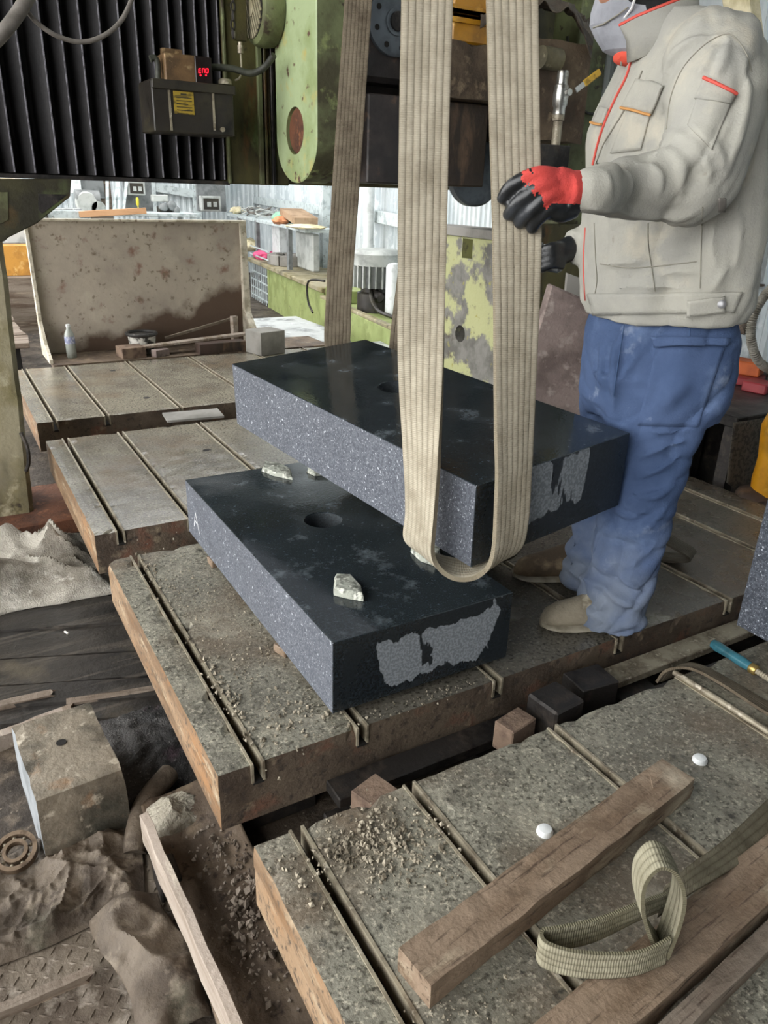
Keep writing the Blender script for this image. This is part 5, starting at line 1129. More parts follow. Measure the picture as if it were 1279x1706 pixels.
g = G(); g.tube(pts, [.02 + .004 * math.sin(i * 2.2) for i in range(len(pts))], 10); M_['conduit'] = mat('corrugated_conduit', '#8f8b80', [('#6d695f', 15, .45, .6)], rough=.5, bump=.1); one(g, 'corrugated_hose', M_['conduit'], 'grey corrugated hose curving at the right edge', 'hose', smooth=True)
bx_ = P(1245, 570, Y=2.75)
g = G(); g.box((bx_.x - .2, 2.75, BZ + .02), (bx_.x + .5, 2.85, P(1245, 545, Y=2.75).z)); one(g, 'white_board', M_['white'], 'white panel standing behind the corrugated hose', 'panel', bevel=.01)
g = G(); g.bar(P(1225, 545, Y=2.6), P(1290, 480, Y=2.6), .08, .1); one(g, 'timber_strut', M_['wood'], 'grey timber strut slanting behind the worker', 'timber', bevel=.006)
g = G(); g.box((2.885, 1.4, FZ), (3.6, 1.915, -.06)); one(g, 'concrete_block', M_['concrete'], 'dark stone base beside the right end of the beds', 'stone block', bevel=.01)
yp = P(1262, 842, -.06)
YC = thing('yellow_canister', 'yellow rounded canister with brown foot at the right edge', 'canister', (2.99, 1.77, -.06))
cc = V((2.99, 1.77, -.06)); g = G(); g.lathe([(.09, .07), (.095, .12), (.09, .22), (.1, .3), (.105, .36), (.085, .43), (.05, .46), (.01, .47)], cc, n=24); g.build('canister_body', M_['yellow'], YC, smooth=True)
g = rock(cc + V((-.02, .03, .04)), (.14, .11, .05), 5, sub=3, jag=.1); g.build('canister_foot', M_['brownc'], YC, smooth=True)
for i, (x, y, s) in enumerate(((3.3, 2.45, .06), (3.42, 2.3, .08), (3.2, 2.6, .05), (3.5, 2.5, .06))):
    g = rock((x, y, FZ + s * .6), (s, s, s * .7), 30 + i); one(g, 'scrap_stone', M_['rubble'], ['small scrap stone under the side bench', 'largest scrap stone under the side bench', 'flat scrap stone at the far end under the bench', 'scrap stone by the wall under the bench'][i], 'stone')
# pale things beyond the worker's back
g = G(); g.bar(P(1226, -60, Y=2.45), P(1262, 230, Y=2.3), .07, .12, up=(0, -1, 0)); one(g, 'pale_post', M_['cream'], 'cream coloured post slanting behind the shoulder of the worker', 'post', bevel=.006)
for i, (y0, y1, x0) in enumerate(((255, 330, 1256), (335, 400, 1250), (405, 470, 1244))):
    a, b = pbox(x0, y0, 1330, y1, 2.52, .3); g = G(); subbox(g, a, b, .08, .004, .02, 60 + i); one(g, 'stone_offcut', M_['flagstone'], ['top pale stone offcut stacked behind the back of the worker', 'middle pale stone offcut stacked behind the back of the worker', 'bottom pale stone offcut stacked behind the back of the worker'][i], 'stone')
a, b = pbox(1238, 471, 1330, 479, 2.5, .36); g = G(); g.box((a[0], a[1], a[2]), (3.7, b[1], b[2])); one(g, 'plank_shelf', M_['wood'], 'grey plank shelf fixed to the wall under the pale stone offcuts', 'shelf')
pp = P(322, 694, .0); g = G(); g.obox((pp.x, pp.y, .007), (.3, .16, .012), axm(-.1)); g.lathe([(.012, 0), (.012, .0012)], (pp.x + .06, pp.y + .01, .013), n=14); one(g, 'flat_plate', M_['concrete'], 'thin grey plate with a hole lying on the glossy middle bed', 'plate', bevel=.002)
# slings left on the bed behind the worker's feet
M_['sling4'] = webbing('sling_webbing_grey', '#6f695e', '#565047', '#47423a')
near = [V((1.98, 1.62, .006)), V((2.02, 1.53, .01)), V((2.05, 1.46, .03)), V((2.03, 1.425, .06)), V((2.0, 1.45, .085)), V((1.97, 1.55, .1)), V((1.93, 1.68, .06)), V((1.9, 1.8, .01))]
far = [p + V((.07, .035, 0)) for p in near]
tag(ribbon(near, far, .007, 'loose_sling', M_['sling4'], n=6, across=6, wob=.002), 'grey sling folded on the bed behind the near trouser leg', 'lifting sling')
near = [V((1.36, 1.95, .006)), V((1.4, 1.8, .02)), V((1.43, 1.72, .06)), V((1.46, 1.7, .1)), V((1.5, 1.75, .1)), V((1.52, 1.85, .05)), V((1.55, 2.0, .006))]
far = [p + V((.06, -.02, 0)) for p in near]
tag(ribbon(near, far, .007, 'loose_sling', M_['sling4'], n=6, across=6, wob=.002), 'grey sling folded on the bed below the hanging slab by the far shoe', 'lifting sling')
# ------------------------------------------------------------------ the worker
NVW = V((.795, .607, 0)); FW = V((-.89, .46, 0)).normalized(); LF = V((-FW.y, FW.x, 0)); D0 = 2.11
def bp_(x, y, lat=0.0): return PV(x, y, NVW * (D0 - lat * .9), NVW)    # lat: metres towards his left side (towards the lens)
def remesh(gs, voxel, smooth_it, name):
    g = G()
    for q in gs: g.add(q.v, q.f)
    o = g.build(name, [], origin=(0, 0, 0))
    md = o.modifiers.new('r', 'REMESH'); md.mode = 'VOXEL'; md.voxel_size = voxel
    ms = o.modifiers.new('s', 'SMOOTH'); ms.factor = .5; ms.iterations = smooth_it
    bpy.context.view_layer.update()
    me = bpy.data.meshes.new_from_object(o.evaluated_get(bpy.context.evaluated_depsgraph_get()))
    bpy.data.objects.remove(o); return me
def finish(me, name, mats, parent):
    for m in mats: me.materials.append(m)
    og = ORG[parent.name]
    for v in me.vertices: v.co -= og
    for p in me.polygons: p.use_smooth = True
    o = bpy.data.objects.new(name, me); COL.objects.link(o); o.parent = parent; ORG[o.name] = og; return o
def loft(rings, n=28, pw=2.4):
    """rings: (front point, back point, half width); a rounded section in each"""
    g = G(); vs = []
    for f, b, w in rings:
        c = (f + b) / 2; a = (f - b) / 2
        for j in range(n):
            t = 2 * math.pi * j / n; ct, st = math.cos(t), math.sin(t)
            vs.append(c + a * (abs(ct) ** (2 / pw) * (1 if ct > 0 else -1)) + LF * w * (abs(st) ** (2 / pw) * (1 if st > 0 else -1)))
    fs = [(i*n+j, i*n+(j+1) % n, (i+1)*n+(j+1) % n, (i+1)*n+j) for i in range(len(rings) - 1) for j in range(n)]
    fs += [tuple(range(n))[::-1], tuple(range((len(rings)-1)*n, len(rings)*n))]
    return g.add(vs, fs)
def limb(pts, rs, n=16, sub=4):
    sp = spline(pts, sub); k = len(sp) - 1; rr = []
    for i in range(len(sp)):
        t = i / sub; a = int(min(t, len(rs) - 2)); rr.append(rs[a] + (rs[a + 1] - rs[a]) * (t - a))
    g = G(); g.tube(sp, rr, n); return g
base = bp_(1060, 1035, .05); base.z = 0
WK_ = thing('person', 'worker in grey jacket, blue trousers, dust mask and red gloves steadying the sling', 'person', (1.6, 1.45, 0))
# strap plane at the hand
hs = PV(820, 340, cB + dg * .065, dg); sn = V((-.45, -.89, 0)).normalized()
def hp_(x, y, off): return PV(x, y, hs + sn * off, sn)
# ---- jacket
def ring(y, xf, xb, w): return (bp_(xf, y), bp_(xb, y), w)
torso = loft([ring(528, 984, 1226, .175), ring(505, 974, 1240, .185), ring(480, 972, 1246, .19), ring(420, 972, 1254, .2), ring(350, 976, 1262, .205), ring(280, 980, 1268, .205), ring(220, 985, 1270, .205), ring(180, 1000, 1266, .21), ring(140, 1022, 1256, .21), ring(105, 1040, 1240, .2), ring(75, 1052, 1222, .17), ring(45, 1060, 1195, .125), ring(20, 1068, 1170, .09)])
wrist = hp_(962, 318, .02); elbow = bp_(1160, 308, .27); sh = bp_(1192, 105, .15)
s1 = limb([bp_(1175, 85, .06), sh, bp_(1190, 170, .22), bp_(1180, 245, .26), elbow, bp_(1108, 308, .3), bp_(1045, 312, .33).lerp(wrist, .25), hp_(1000, 317, .015), wrist], [.085, .105, .098, .09, .08, .074, .06, .045, .037], 20)
fw = bp_(952, 412, -.08)
s2 = limb([bp_(1130, 120, -.12), bp_(1110, 240, -.22), bp_(1070, 340, -.2), bp_(1010, 392, -.14), bp_(968, 408, -.1), fw], [.09, .085, .075, .062, .05, .045], 18)
def ray_hit(bv, x, y):
    d = (CAM_M @ V(((x - 639.5) / FPX, -(y - 853) / FPX, -1))).normalized(); h = bv.ray_cast(CAM_P, d); return h
def folded(gs, folds, voxel, it, name):
    """remesh the garment, lay the cloth folds on it as ridges and remesh again"""
    m0 = remesh(gs, .011, 3, name); bv = BVHTree.FromPolygons([v.co.copy() for v in m0.vertices], [tuple(p.vertices) for p in m0.polygons]); ex = []
    for pts, r in folds:
        w = []
        for q in spline([V((*p, 0)) for p in pts], 5):
            h = ray_hit(bv, q.x, q.y)
            if h[0] is not None: w.append(h[0] + h[1] * r * .05)
        k = len(w)
        if k > 3: g = G(); g.tube(w, [r * (.35 + .65 * math.sin(math.pi * (i + .5) / k)) for i in range(k)], 10); ex.append(g)
    bpy.data.meshes.remove(m0)
    return remesh(gs + ex, voxel, it, name)
JF = [([(1107, 226), (1130, 227), (1160, 247), (1178, 277), (1180, 300)], .016), ([(1100, 240), (1126, 242), (1150, 258), (1158, 280)], .013), ([(1085, 260), (1111, 256), (1132, 272), (1138, 300), (1132, 325)], .015),
      ([(1060, 272), (1084, 276), (1098, 298), (1096, 325)], .011), ([(976, 343), (1043, 354), (1118, 361), (1160, 352)], .012), ([(1008, 285), (1017, 307), (1020, 337)], .007), ([(1045, 277), (1054, 300), (1052, 332)], .008),
      ([(1100, 190), (1111, 130), (1128, 90), (1170, 62), (1214, 58)], .011), ([(1213, 62), (1206, 94), (1194, 126)], .011), ([(1190, 75), (1178, 104), (1160, 130)], .009), ([(1238, 94), (1243, 160), (1230, 230), (1206, 300)], .013), ([(1150, 215), (1178, 232), (1200, 262), (1204, 290)], .012),
      ([(1000, 444), (1030, 438), (1064, 438)], .008), ([(1020, 484), (1060, 476), (1100, 478), (1140, 483)], .009), ([(1186, 485), (1198, 465), (1212, 445)], .008), ([(1100, 460), (1130, 452), (1165, 455)], .008), ([(1225, 330), (1232, 390), (1224, 450)], .009), ([(1190, 370), (1186, 410), (1192, 440)], .007),
      ([(1075, 135), (1090, 155), (1098, 200)], .008), ([(1020, 200), (1008, 240), (1000, 270)], .007)]
me = folded([torso, s1, s2], JF, .0065, 2, 'jacket')
def ridged(p): return 1 - abs(noise.noise(p)) * 2
adir = (wrist - elbow).normalized()
me.update(); nrm_ = [v.normal.copy() for v in me.vertices]
for v, nn in zip(me.vertices, nrm_):
    p = v.co; d = .006 * noise.noise(p * 6) + .005 * (abs(noise.noise(V((p.x * 9, p.y * 9, p.z * 5 )) + V((0, 0, p.dot(FW) * 4)))) - .2) + .003 * noise.noise(V((p.x * 20, p.y * 20, p.z * 11)))
    de = (p - elbow).length; k = max(0, 1 - de / .17)
    q = (p - elbow); al = q.dot(V((adir.x, adir.y, adir.z + .6)).normalized())
    d += min(1, k * 1.7) * .006 * (abs(math.sin(al * 46 + 2.2 * noise.noise(p * 6))) ** .7 - .65) * (.75 + .5 * noise.noise(p * 6 + V((5, 0, 0))))
    ks = max(0, 1 - (p - sh).length / .2); d += ks * .009 * math.sin((p - sh).dot(V((FW.x, FW.y, 1.2))) * 55 + 3 * noise.noise(p * 6))
    hz = bp_(1100, 505).z; kh = max(0, 1 - abs(p.z - hz - .04) / .09); d += kh * .004 * math.sin((p.dot(FW)) * 60 + 4 * noise.noise(p * 5))
    far_ = min(1, (p - wrist).length / .12); d += far_ * (-.007 * max(0, 1 - abs(noise.noise(V((p.x * 4, p.y * 4, p.z * 2.5 + p.dot(FW) * 4)))) * 2.6) ** 3 - .0025 * max(0, 1 - abs(noise.noise(p * 9 + V((7, 7, 7)))) * 2.2) ** 4)
    d *= .3 + .7 * far_
    v.co = p + nn * d
M_['jacket'] = mat('grey_work_cotton', '#a9a79d', [('#9c9b94', 5, .42, .6), ('#b3aea0', 9, .56, .7), ('#8c887d', 14, .66, .74)], rough=.85, bump=.25, bscale=220, spec=.2)
M_['trouser'] = mat('blue_work_cotton', '#48597a', [('#3b4c6b', 4, .42, .6), ('#5f7191', 6, .54, .72), ('#7f8ba0', 11, .62, .76)], rough=.85, bump=.25, bscale=220, spec=.2)
M_['seam'] = mat('jacket_seam', '#8a877c', rough=.9, bump=.2); M_['redpipe'] = mat('red_piping', '#cf5145', rough=.7, bump=.1); M_['orpipe'] = mat('orange_piping', '#c08a4e', rough=.7, bump=.1)
JK = finish(me, 'jacket', [M_['jacket']], WK_)
def bvh_of(o):
    og = ORG[o.name]; m = o.data; return BVHTree.FromPolygons([v.co + og for v in m.vertices], [tuple(p.vertices) for p in m.polygons])
def hit(bv, x, y, lift=0.0):
    d = (CAM_M @ V(((x - 639.5) / FPX, -(y - 853) / FPX, -1))).normalized(); h = bv.ray_cast(CAM_P, d)
    if h[0] is None: return None
    return h[0] + h[1] * lift
def patch(bv, quad, name, m, parent, lift=.004, nu=14, nv=8):
    """a piece of cloth sewn on: follows the garment under it"""
    TL, TR, BR, BL = [V((*q, 0)) for q in quad]; g = G(); pts = []
    for j in range(nv + 1):
        for i in range(nu + 1):
            u, v = i / nu, j / nv; q = TL.lerp(TR, u).lerp(BL.lerp(BR, u), v); h = hit(bv, q.x, q.y, lift)
            if h is None: h = pts[-1] if pts else None
            if h is None: return None
            pts.append(h)
    m_ = nu + 1; g.add(pts, [(j*m_+i, j*m_+i+1, (j+1)*m_+i+1, (j+1)*m_+i) for j in range(nv) for i in range(nu)])
    o = g.build(name, m, parent, smooth=True, fix=False); md = o.modifiers.new('cloth', 'SOLIDIFY'); md.thickness = .005; md.offset = 0
    return o
def seam(bv, pts, name, m, parent, r=.0013, lift=.0008, n=8):
    sp = spline([V((*p, 0)) for p in pts], n); w = [hit(bv, p.x, p.y, lift) for p in sp]; w = [p for p in w if p is not None]
    if len(w) < 3: return None
    g = G(); g.tube(w, r, 6); return g.build(name, m, parent, smooth=True)
bj = bvh_of(JK); MJ = M_['jacket']
fl_ = patch(bj, ((1062, 132), (1108, 142), (1088, 190), (1037, 179)), 'pocket_flap', MJ, JK, .005)
if fl_: seam(bj, [(1037, 180), (1062, 185), (1088, 191)], 'flap_piping', M_['orpipe'], JK, .003, .008)
patch(bj, ((1046, 184), (1084, 190), (1068, 250), (1018, 256)), 'chest_pocket', MJ, JK, .002)
patch(bj, ((1002, 178), (1016, 182), (1006, 208), (990, 204)), 'pocket_flap', MJ, JK, .005, 6, 6); seam(bj, [(988, 205), (997, 208), (1006, 209)], 'flap_piping', M_['orpipe'], JK, .003, .008, 4)
patch(bj, ((1172, 134), (1221, 160), (1186, 250), (1146, 210)), 'sleeve_pocket', MJ, JK, .002); patch(bj, ((1172, 132), (1222, 158), (1214, 174), (1158, 166)), 'sleeve_flap', MJ, JK, .005, 10, 5)
seam(bj, [(1172, 131), (1197, 144), (1222, 158)], 'sleeve_piping', M_['redpipe'], JK, .0035, .008)
seam(bj, [(1052, 102), (1044, 128), (1028, 160), (1012, 195), (998, 235), (988, 275)], 'zip', M_['redpipe'], JK, .003, .002)
seam(bj, [(1070, 118), (1056, 150), (1036, 190), (1008, 235), (992, 275)], 'placket_edge', M_['seam'], JK, .002)
HB = patch(bj, ((980, 489), (1236, 486), (1222, 520), (990, 524)), 'hem_band', MJ, JK, .004, 30, 5)
tb = patch(bj, ((1146, 500), (1204, 492), (1206, 519), (1145, 526)), 'waist_tab', MJ, JK, .01, 12, 5)
c = hit(bj, 1198, 506, .015)
M_['button'] = mat('grey_snap_button', '#8a8a8c', rough=.35, metal=.5, bump=0)
if c is not None: g = G(); d = (CAM_P - c).normalized(); g.lathe([(.0095, -.003), (.0095, .003), (.006, .005), (.001, .005)], c, d, 16); g.build('snap_button', M_['button'], JK, smooth=True)
seam(bj, [(1170, 345), (1168, 400), (1166, 480)], 'side_seam', M_['seam'], JK); seam(bj, [(1079, 372), (1080, 410), (1086, 450), (1091, 485)], 'pocket_welt', M_['seam'], JK)
seam(bj, [(990, 372), (992, 430), (994, 470), (986, 510)], 'front_edge', M_['seam'], JK); seam(bj, [(975, 380), (972, 440), (975, 500)], 'zip_lower', M_['redpipe'], JK, .002)
seam(bj, [(1110, 215), (1118, 160), (1140, 110), (1180, 70), (1215, 58), (1240, 85), (1252, 120)], 'shoulder_seam', M_['seam'], JK); seam(bj, [(1000, 440), (1060, 446), (1160, 436)], 'waist_seam', M_['seam'], JK)
patch(bj, ((1196, 330), (1208, 330), (1208, 352), (1196, 352)), 'oil_spot', mat('oil_stain', '#77726c', rough=.8, bump=.1), JK, .0008, 4, 4)
# collar: a stand-up tube around the neck
cr = []
g = G(); n = 30; vs = []
nb = bp_(1090, 62); nt_ = bp_(1096, -10)
for i in range(n + 1):
    t = math.pi * (-.93 + 1.86 * i / n) + 0     # open at the front
    for (c_, rf, rl, up) in ((bp_(1105, 78), .088, .1, 0), (bp_(1098, 40), .078, .088, 0), (bp_(1092, 16), .086, .086, 0), (bp_(1090, 13), .08, .08, 0), (bp_(1098, 42), .07, .078, 0)):
        p = c_ - FW * (math.cos(t) * rf) + LF * (math.sin(t) * rl) ; p.z += .034 * math.cos(t) - .004 + .004 * noise.noise(p * 30); vs.append(p)
g.add(vs, [(i*5+q, i*5+q+1, (i+1)*5+q+1, (i+1)*5+q) for i in range(n) for q in range(4)])
CO = g.build('collar', M_['jacket'], WK_, smooth=True, fix=False); md = CO.modifiers.new('cloth', 'SOLIDIFY'); md.thickness = .004; md.offset = 0
rim = [vs[i * 5 + 2] + V((0, 0, .002)) for i in range(n + 1)]; g = G(); g.tube(rim, .004, 6); g.build('collar_piping', M_['redpipe'], WK_, smooth=True)
# ---- body: one continuous figure under the clothes, with neck and head
hc = bp_(1058, -75); hd = []
hl = G(); bmh = bmesh.new(); bmesh.ops.create_icosphere(bmh, subdivisions=4, radius=1)
vs = []
for v in bmh.verts:
    d = v.co; f = -d.y; s = d.x; u = d.z           # f forward
    x = f * .098; l = s * .075; z = u * .118
    if f > 0: x *= 1 - .12 * max(0, -u); 
    nose = math.exp(-((s / .16) ** 2 + ((u + .08) / .16) ** 2)) * max(0, f); x += nose * .026
    eye = math.exp(-(((abs(s) - .38) / .16) ** 2 + ((u - .12) / .1) ** 2)) * max(0, f); x -= eye * .012
    mouth = math.exp(-((s / .3) ** 2 + ((u + .48) / .05) ** 2)) * max(0, f); x -= mouth * .006
    chin = math.exp(-((s / .3) ** 2 + ((u + .8) / .15) ** 2)) * max(0, f + .2); x += chin * .02
    ear = math.exp(-(((f + .05) / .16) ** 2 + ((u - .02) / .22) ** 2)) * abs(s); l += ear * .014 * (1 if s > 0 else -1)
    l *= 1 - .22 * max(0, -u)
    vs.append(hc + FW * x + LF * l + V((0, 0, z)))
hl.add(vs, [[q.index for q in f.verts] for f in bmh.faces]); bmh.free()
nk = limb([bp_(1075, -20), bp_(1092, 30), bp_(1115, 90)], [.055, .055, .07])
tr = loft([ring(570, 1050, 1160, .08), ring(480, 1020, 1195, .12), ring(350, 1005, 1225, .15), ring(220, 1025, 1230, .16), ring(130, 1060, 1210, .15), ring(80, 1080, 1180, .1)])
ar1 = limb([bp_(1180, 120, .12), bp_(1182, 230, .24), elbow, bp_(1060, 314, .32).lerp(wrist, .2), wrist], [.06, .05, .045, .038, .03])
ar2 = limb([bp_(1130, 140, -.1), bp_(1100, 260, -.2), bp_(1030, 380, -.15), fw], [.06, .05, .036, .018])
l1 = [(1100, 560), (1095, 680), (1078, 780), (1058, 880), (1036, 960), (1026, 1010)]; nl = [bp_(x, y, .08 + .02 * i / 5) for i, (x, y) in enumerate(l1)]
l2 = [(1085, 560), (1060, 680), (1035, 780), (1010, 860), (985, 930), (975, 965)]; flg = [bp_(x, y, -.1) for x, y in l2]
lg1 = limb(nl, [.045, .05, .044, .04, .036, .03]); lg2 = limb(flg, [.045, .048, .046, .04, .034, .03])
me = remesh([hl, nk, tr, ar1, ar2, lg1, lg2], .009, 2, 'body')
M_['skin'] = mat('skin', '#b98a70', [('#a87860', 8, .45, .62)], rough=.55, bump=.05)
BD = finish(me, 'body', [M_['skin']], WK_)
M_['eye'] = mat('dark_eye', '#1c1614', rough=.2, bump=0)
for s_ in (-1, 1):
    c = hc + FW * .083 + LF * (s_ * .03) + V((0, 0, .014)); g = rock(c, (.011, .011, .008), 2, sub=2, jag=0); g.build('eye', M_['eye'], BD, smooth=True)
    g = G(); g.tube([c + LF * -.016 + V((0, 0, .016)), c + FW * .006 + V((0, 0, .022)), c + LF * .016 + V((0, 0, .016))], .004, 6); g.build('eyebrow', M_['eye'], BD, smooth=True)
# hood or cap and mask
M_['hood'] = mat('black_knit', '#17181a', rough=.9, bump=.3); g = G(); vs = []
hood = limb([bp_(1100, 40), bp_(1092, 12), bp_(1088, -20), hc + FW * -.02 + V((0, 0, .02)), hc + FW * -.012 + V((0, 0, .075)), hc + V((0, 0, .115))], [.066, .066, .085, .098, .088, .03], 24)
hm = hood.build('hood', M_['hood'], WK_, smooth=True)
for v in hm.data.vertices:                     # leave the face open
    p = v.co + ORG[WK_.name]; q = p - hc
    if q.dot(FW) > .02 and q.z < .07 and q.z > -.12: v.co = v.co - FW * (q.dot(FW) - .02)
M_['mask'] = mat('grey_mask_fabric', '#9a9ca3', [('#85878e', 8, .45, .6)], rough=.8, bump=.2)
g = G(); pm = [((1008, -16), .0), ((984, 42), .0), ((1003, 86), .0)]
rows = []
for (yb_, fr, hw, bk) in ((-30, 1002, .045, 1040), (-5, 994, .062, 1062), (20, 986, .07, 1072), (42, 984, .07, 1076), (64, 994, .062, 1070), (84, 1006, .045, 1056), (96, 1030, .02, 1046)):
    f_ = bp_(fr, yb_); b_ = bp_(bk, yb_); r_ = []
    for j in range(13):
        t = -math.pi / 2 + math.pi * j / 12; r_.append(b_.lerp(f_, max(0, math.cos(t)) ** .8) + LF * hw * math.sin(t))
    rows.append(r_)
g.add([p for r_ in rows for p in r_], [(i*13+j, i*13+j+1, (i+1)*13+j+1, (i+1)*13+j) for i in range(6) for j in range(12)])
MK = g.build('dust_mask', M_['mask'], WK_, smooth=False, fix=False); md = MK.modifiers.new('cloth', 'SOLIDIFY'); md.thickness = .003; md.offset = 0
g = G(); g.tube([bp_(1040, 30, .062), bp_(1052, 14, .075), bp_(1060, -10, .08), bp_(1066, -60, .085)], .003, 6); g.build('mask_strap', M_['white'], MK, smooth=True)
g = G(); g.tube([bp_(988, 46, .01), bp_(1005, 40, .045), bp_(1030, 24, .066), bp_(1046, 12, .075)], .002, 6); g.build('mask_seam', M_['seam'], MK, smooth=True)
M_['orange2'] = mat('orange_shirt', '#d8533f', rough=.8, bump=.2); g = rock(bp_(1046, 92), (.03, .04, .022), 3, sub=3, jag=.1); g.build('shirt_collar', M_['orange2'], WK_, smooth=True)
# ---- trousers
hip = loft([ring(505, 1002, 1214, .145), ring(530, 990, 1220, .16), ring(560, 980, 1222, .178), ring(610, 974, 1212, .185), ring(660, 972, 1200, .18), ring(690, 985, 1185, .16)])
def leg(l, lat0, lat1): 
    rings = []
    for i, (y, xf, xb, w) in enumerate(l): la = lat0 + (lat1 - lat0) * i / (len(l) - 1); rings.append((bp_(xf, y, la), bp_(xb, y, la), w))
    return loft(rings, 24, 2.2)
def shift(g, d):
    g.v = [p + d for p in g.v]; return g
lgA = leg([(620, 985, 1215, .1), (680, 1000, 1186, .1), (720, 1004, 1166, .098), (770, 1003, 1146, .092), (820, 1000, 1130, .088), (870, 994, 1121, .086), (915, 986, 1106, .084), (955, 979, 1090, .082), (982, 966, 1082, .084), (1004, 958, 1078, .09), (1022, 954, 1074, .092), (1036, 958, 1068, .088)], .085, .11)
lgB = leg([(620, 972, 1170, .095), (700, 968, 1120, .092), (770, 966, 1090, .088), (830, 964, 1070, .085), (880, 958, 1050, .083), (920, 945, 1030, .082), (950, 933, 1015, .083), (966, 932, 1008, .08), (976, 940, 1003, .074)], -.09, -.1)
TF = [([(1045, 533), (1032, 574), (1024, 633), (1022, 680)], .013), ([(1002, 570), (1003, 600), (996, 640)], .01), ([(1085, 562), (1100, 545), (1116, 533)], .008), ([(1060, 763), (1096, 749), (1143, 736)], .012), ([(1054, 794), (1093, 782), (1134, 762)], .011),
      ([(1054, 822), (1093, 822), (1124, 802)], .013), ([(1070, 878), (1090, 866), (1114, 840)], .011), ([(998, 880), (991, 916), (984, 948)], .012), ([(1024, 963), (1045, 972), (1070, 986)], .015), ([(982, 970), (1006, 978), (1034, 998), (1062, 1012)], .016),
      ([(1075, 905), (1060, 935), (1048, 958)], .01), ([(1110, 664), (1130, 652), (1150, 636)], .009), ([(1070, 690), (1100, 672), (1130, 668)], .009), ([(1030, 640), (1050, 610), (1064, 590)], .009), ([(1085, 720), (1110, 724), (1150, 716)], .008), ([(1020, 850), (1050, 862), (1080, 850)], .009),
      ([(962, 880), (955, 910), (945, 945)], .01), ([(945, 950), (965, 962), (990, 968)], .012), ([(1010, 1000), (1000, 1015), (985, 1022)], .01), ([(1060, 930), (1080, 920), (1098, 900)], .009)]
me = folded([hip, lgA, lgB], TF, .0065, 2, 'trousers'); me.update(); nrm_ = [v.normal.copy() for v in me.vertices]
kn = bp_(1050, 900, .1)
for v, nn in zip(me.vertices, nrm_):
    p = v.co; h = p.z; low = max(0, min(1, (.62 - h) / .45))
    d = .01 * noise.noise(p * 5) + .009 * (abs(noise.noise(V((p.x * 8, p.y * 8, p.z * 6 + p.dot(FW) * 5)))) - .2)
    q = h * 1.0 + .55 * p.dot(FW)
    d += -.009 * max(0, 1 - abs(noise.noise(V((p.x * 5, p.y * 5, p.z * 5 + p.dot(FW) * 5)))) * 2.4) ** 5 - (.4 + .6 * low) * .01 * max(0, 1 - abs(noise.noise(V((p.x * 6, p.y * 6, p.z * 13 + p.dot(FW) * 9)) + V((9, 0, 0)))) * 2.2) ** 4
    d += low * .007 * math.sin(q * 62 + 5 * noise.noise(p * 5)) * (.5 + noise.noise(p * 6 + V((3, 1, 0))))
    hem = max(0, 1 - h / .17) * min(1, max(0, h - .03) / .03); d += hem * .006 * math.sin(h * 95 + 3 * noise.noise(p * 7))
    d += max(0, 1 - abs(h - .72) / .2) * .004 * math.sin(p.dot(FW) * 45 + 3 * noise.noise(p * 4))
    v.co = p + nn * d
def dusty(m, z0, z1, col):
    nt = m.node_tree; N = nt.nodes; L = nt.links; b = N['Principled BSDF']; src = b.inputs['Base Color'].links[0].from_socket
    tc = N.new('ShaderNodeTexCoord'); sp = N.new('ShaderNodeSeparateXYZ'); L.new(tc.outputs['Object'], sp.inputs[0])
    nz = N.new('ShaderNodeTexNoise'); nz.inputs['Scale'].default_value = 9; nz.inputs['Detail'].default_value = 7; L.new(tc.outputs['Object'], nz.inputs[0])
    r = N.new('ShaderNodeMapRange'); r.inputs['From Min'].default_value = z1; r.inputs['From Max'].default_value = z0; L.new(sp.outputs[2], r.inputs[0])
    q = N.new('ShaderNodeMath'); q.operation = 'MULTIPLY'; L.new(r.outputs[0], q.inputs[0]); L.new(nz.outputs[0], q.inputs[1])
    r2 = N.new('ShaderNodeMapRange'); r2.inputs['From Min'].default_value = .15; r2.inputs['From Max'].default_value = .55; r2.inputs['To Max'].default_value = .75; L.new(q.outputs[0], r2.inputs[0])
    mx = N.new('ShaderNodeMix'); mx.data_type = 'RGBA'; L.new(r2.outputs[0], mx.inputs[0]); L.new(src, mx.inputs[6]); mx.inputs[7].default_value = srgb(col); L.new(mx.outputs[2], b.inputs['Base Color'])
dusty(M_['trouser'], .08, .5, '#7f8792')
TR = finish(me, 'trousers', [M_['trouser']], WK_); bt_ = bvh_of(TR); MT = M_['trouser']
patch(bt_, ((1089, 561), (1212, 566), (1208, 577), (1093, 579)), 'cargo_flap', MT, TR, .012, 18, 4)
patch(bt_, ((1094, 580), (1206, 579), (1162, 711), (1062, 708)), 'cargo_pocket', MT, TR, .003, 18, 16)
M_['tseam'] = mat('trouser_seam', '#3a5174', rough=.9, bump=.2)
seam(bt_, [(1150, 530), (1148, 560)], 'side_seam', M_['tseam'], TR); seam(bt_, [(1040, 540), (1030, 600), (1022, 660)], 'front_crease', M_['tseam'], TR)
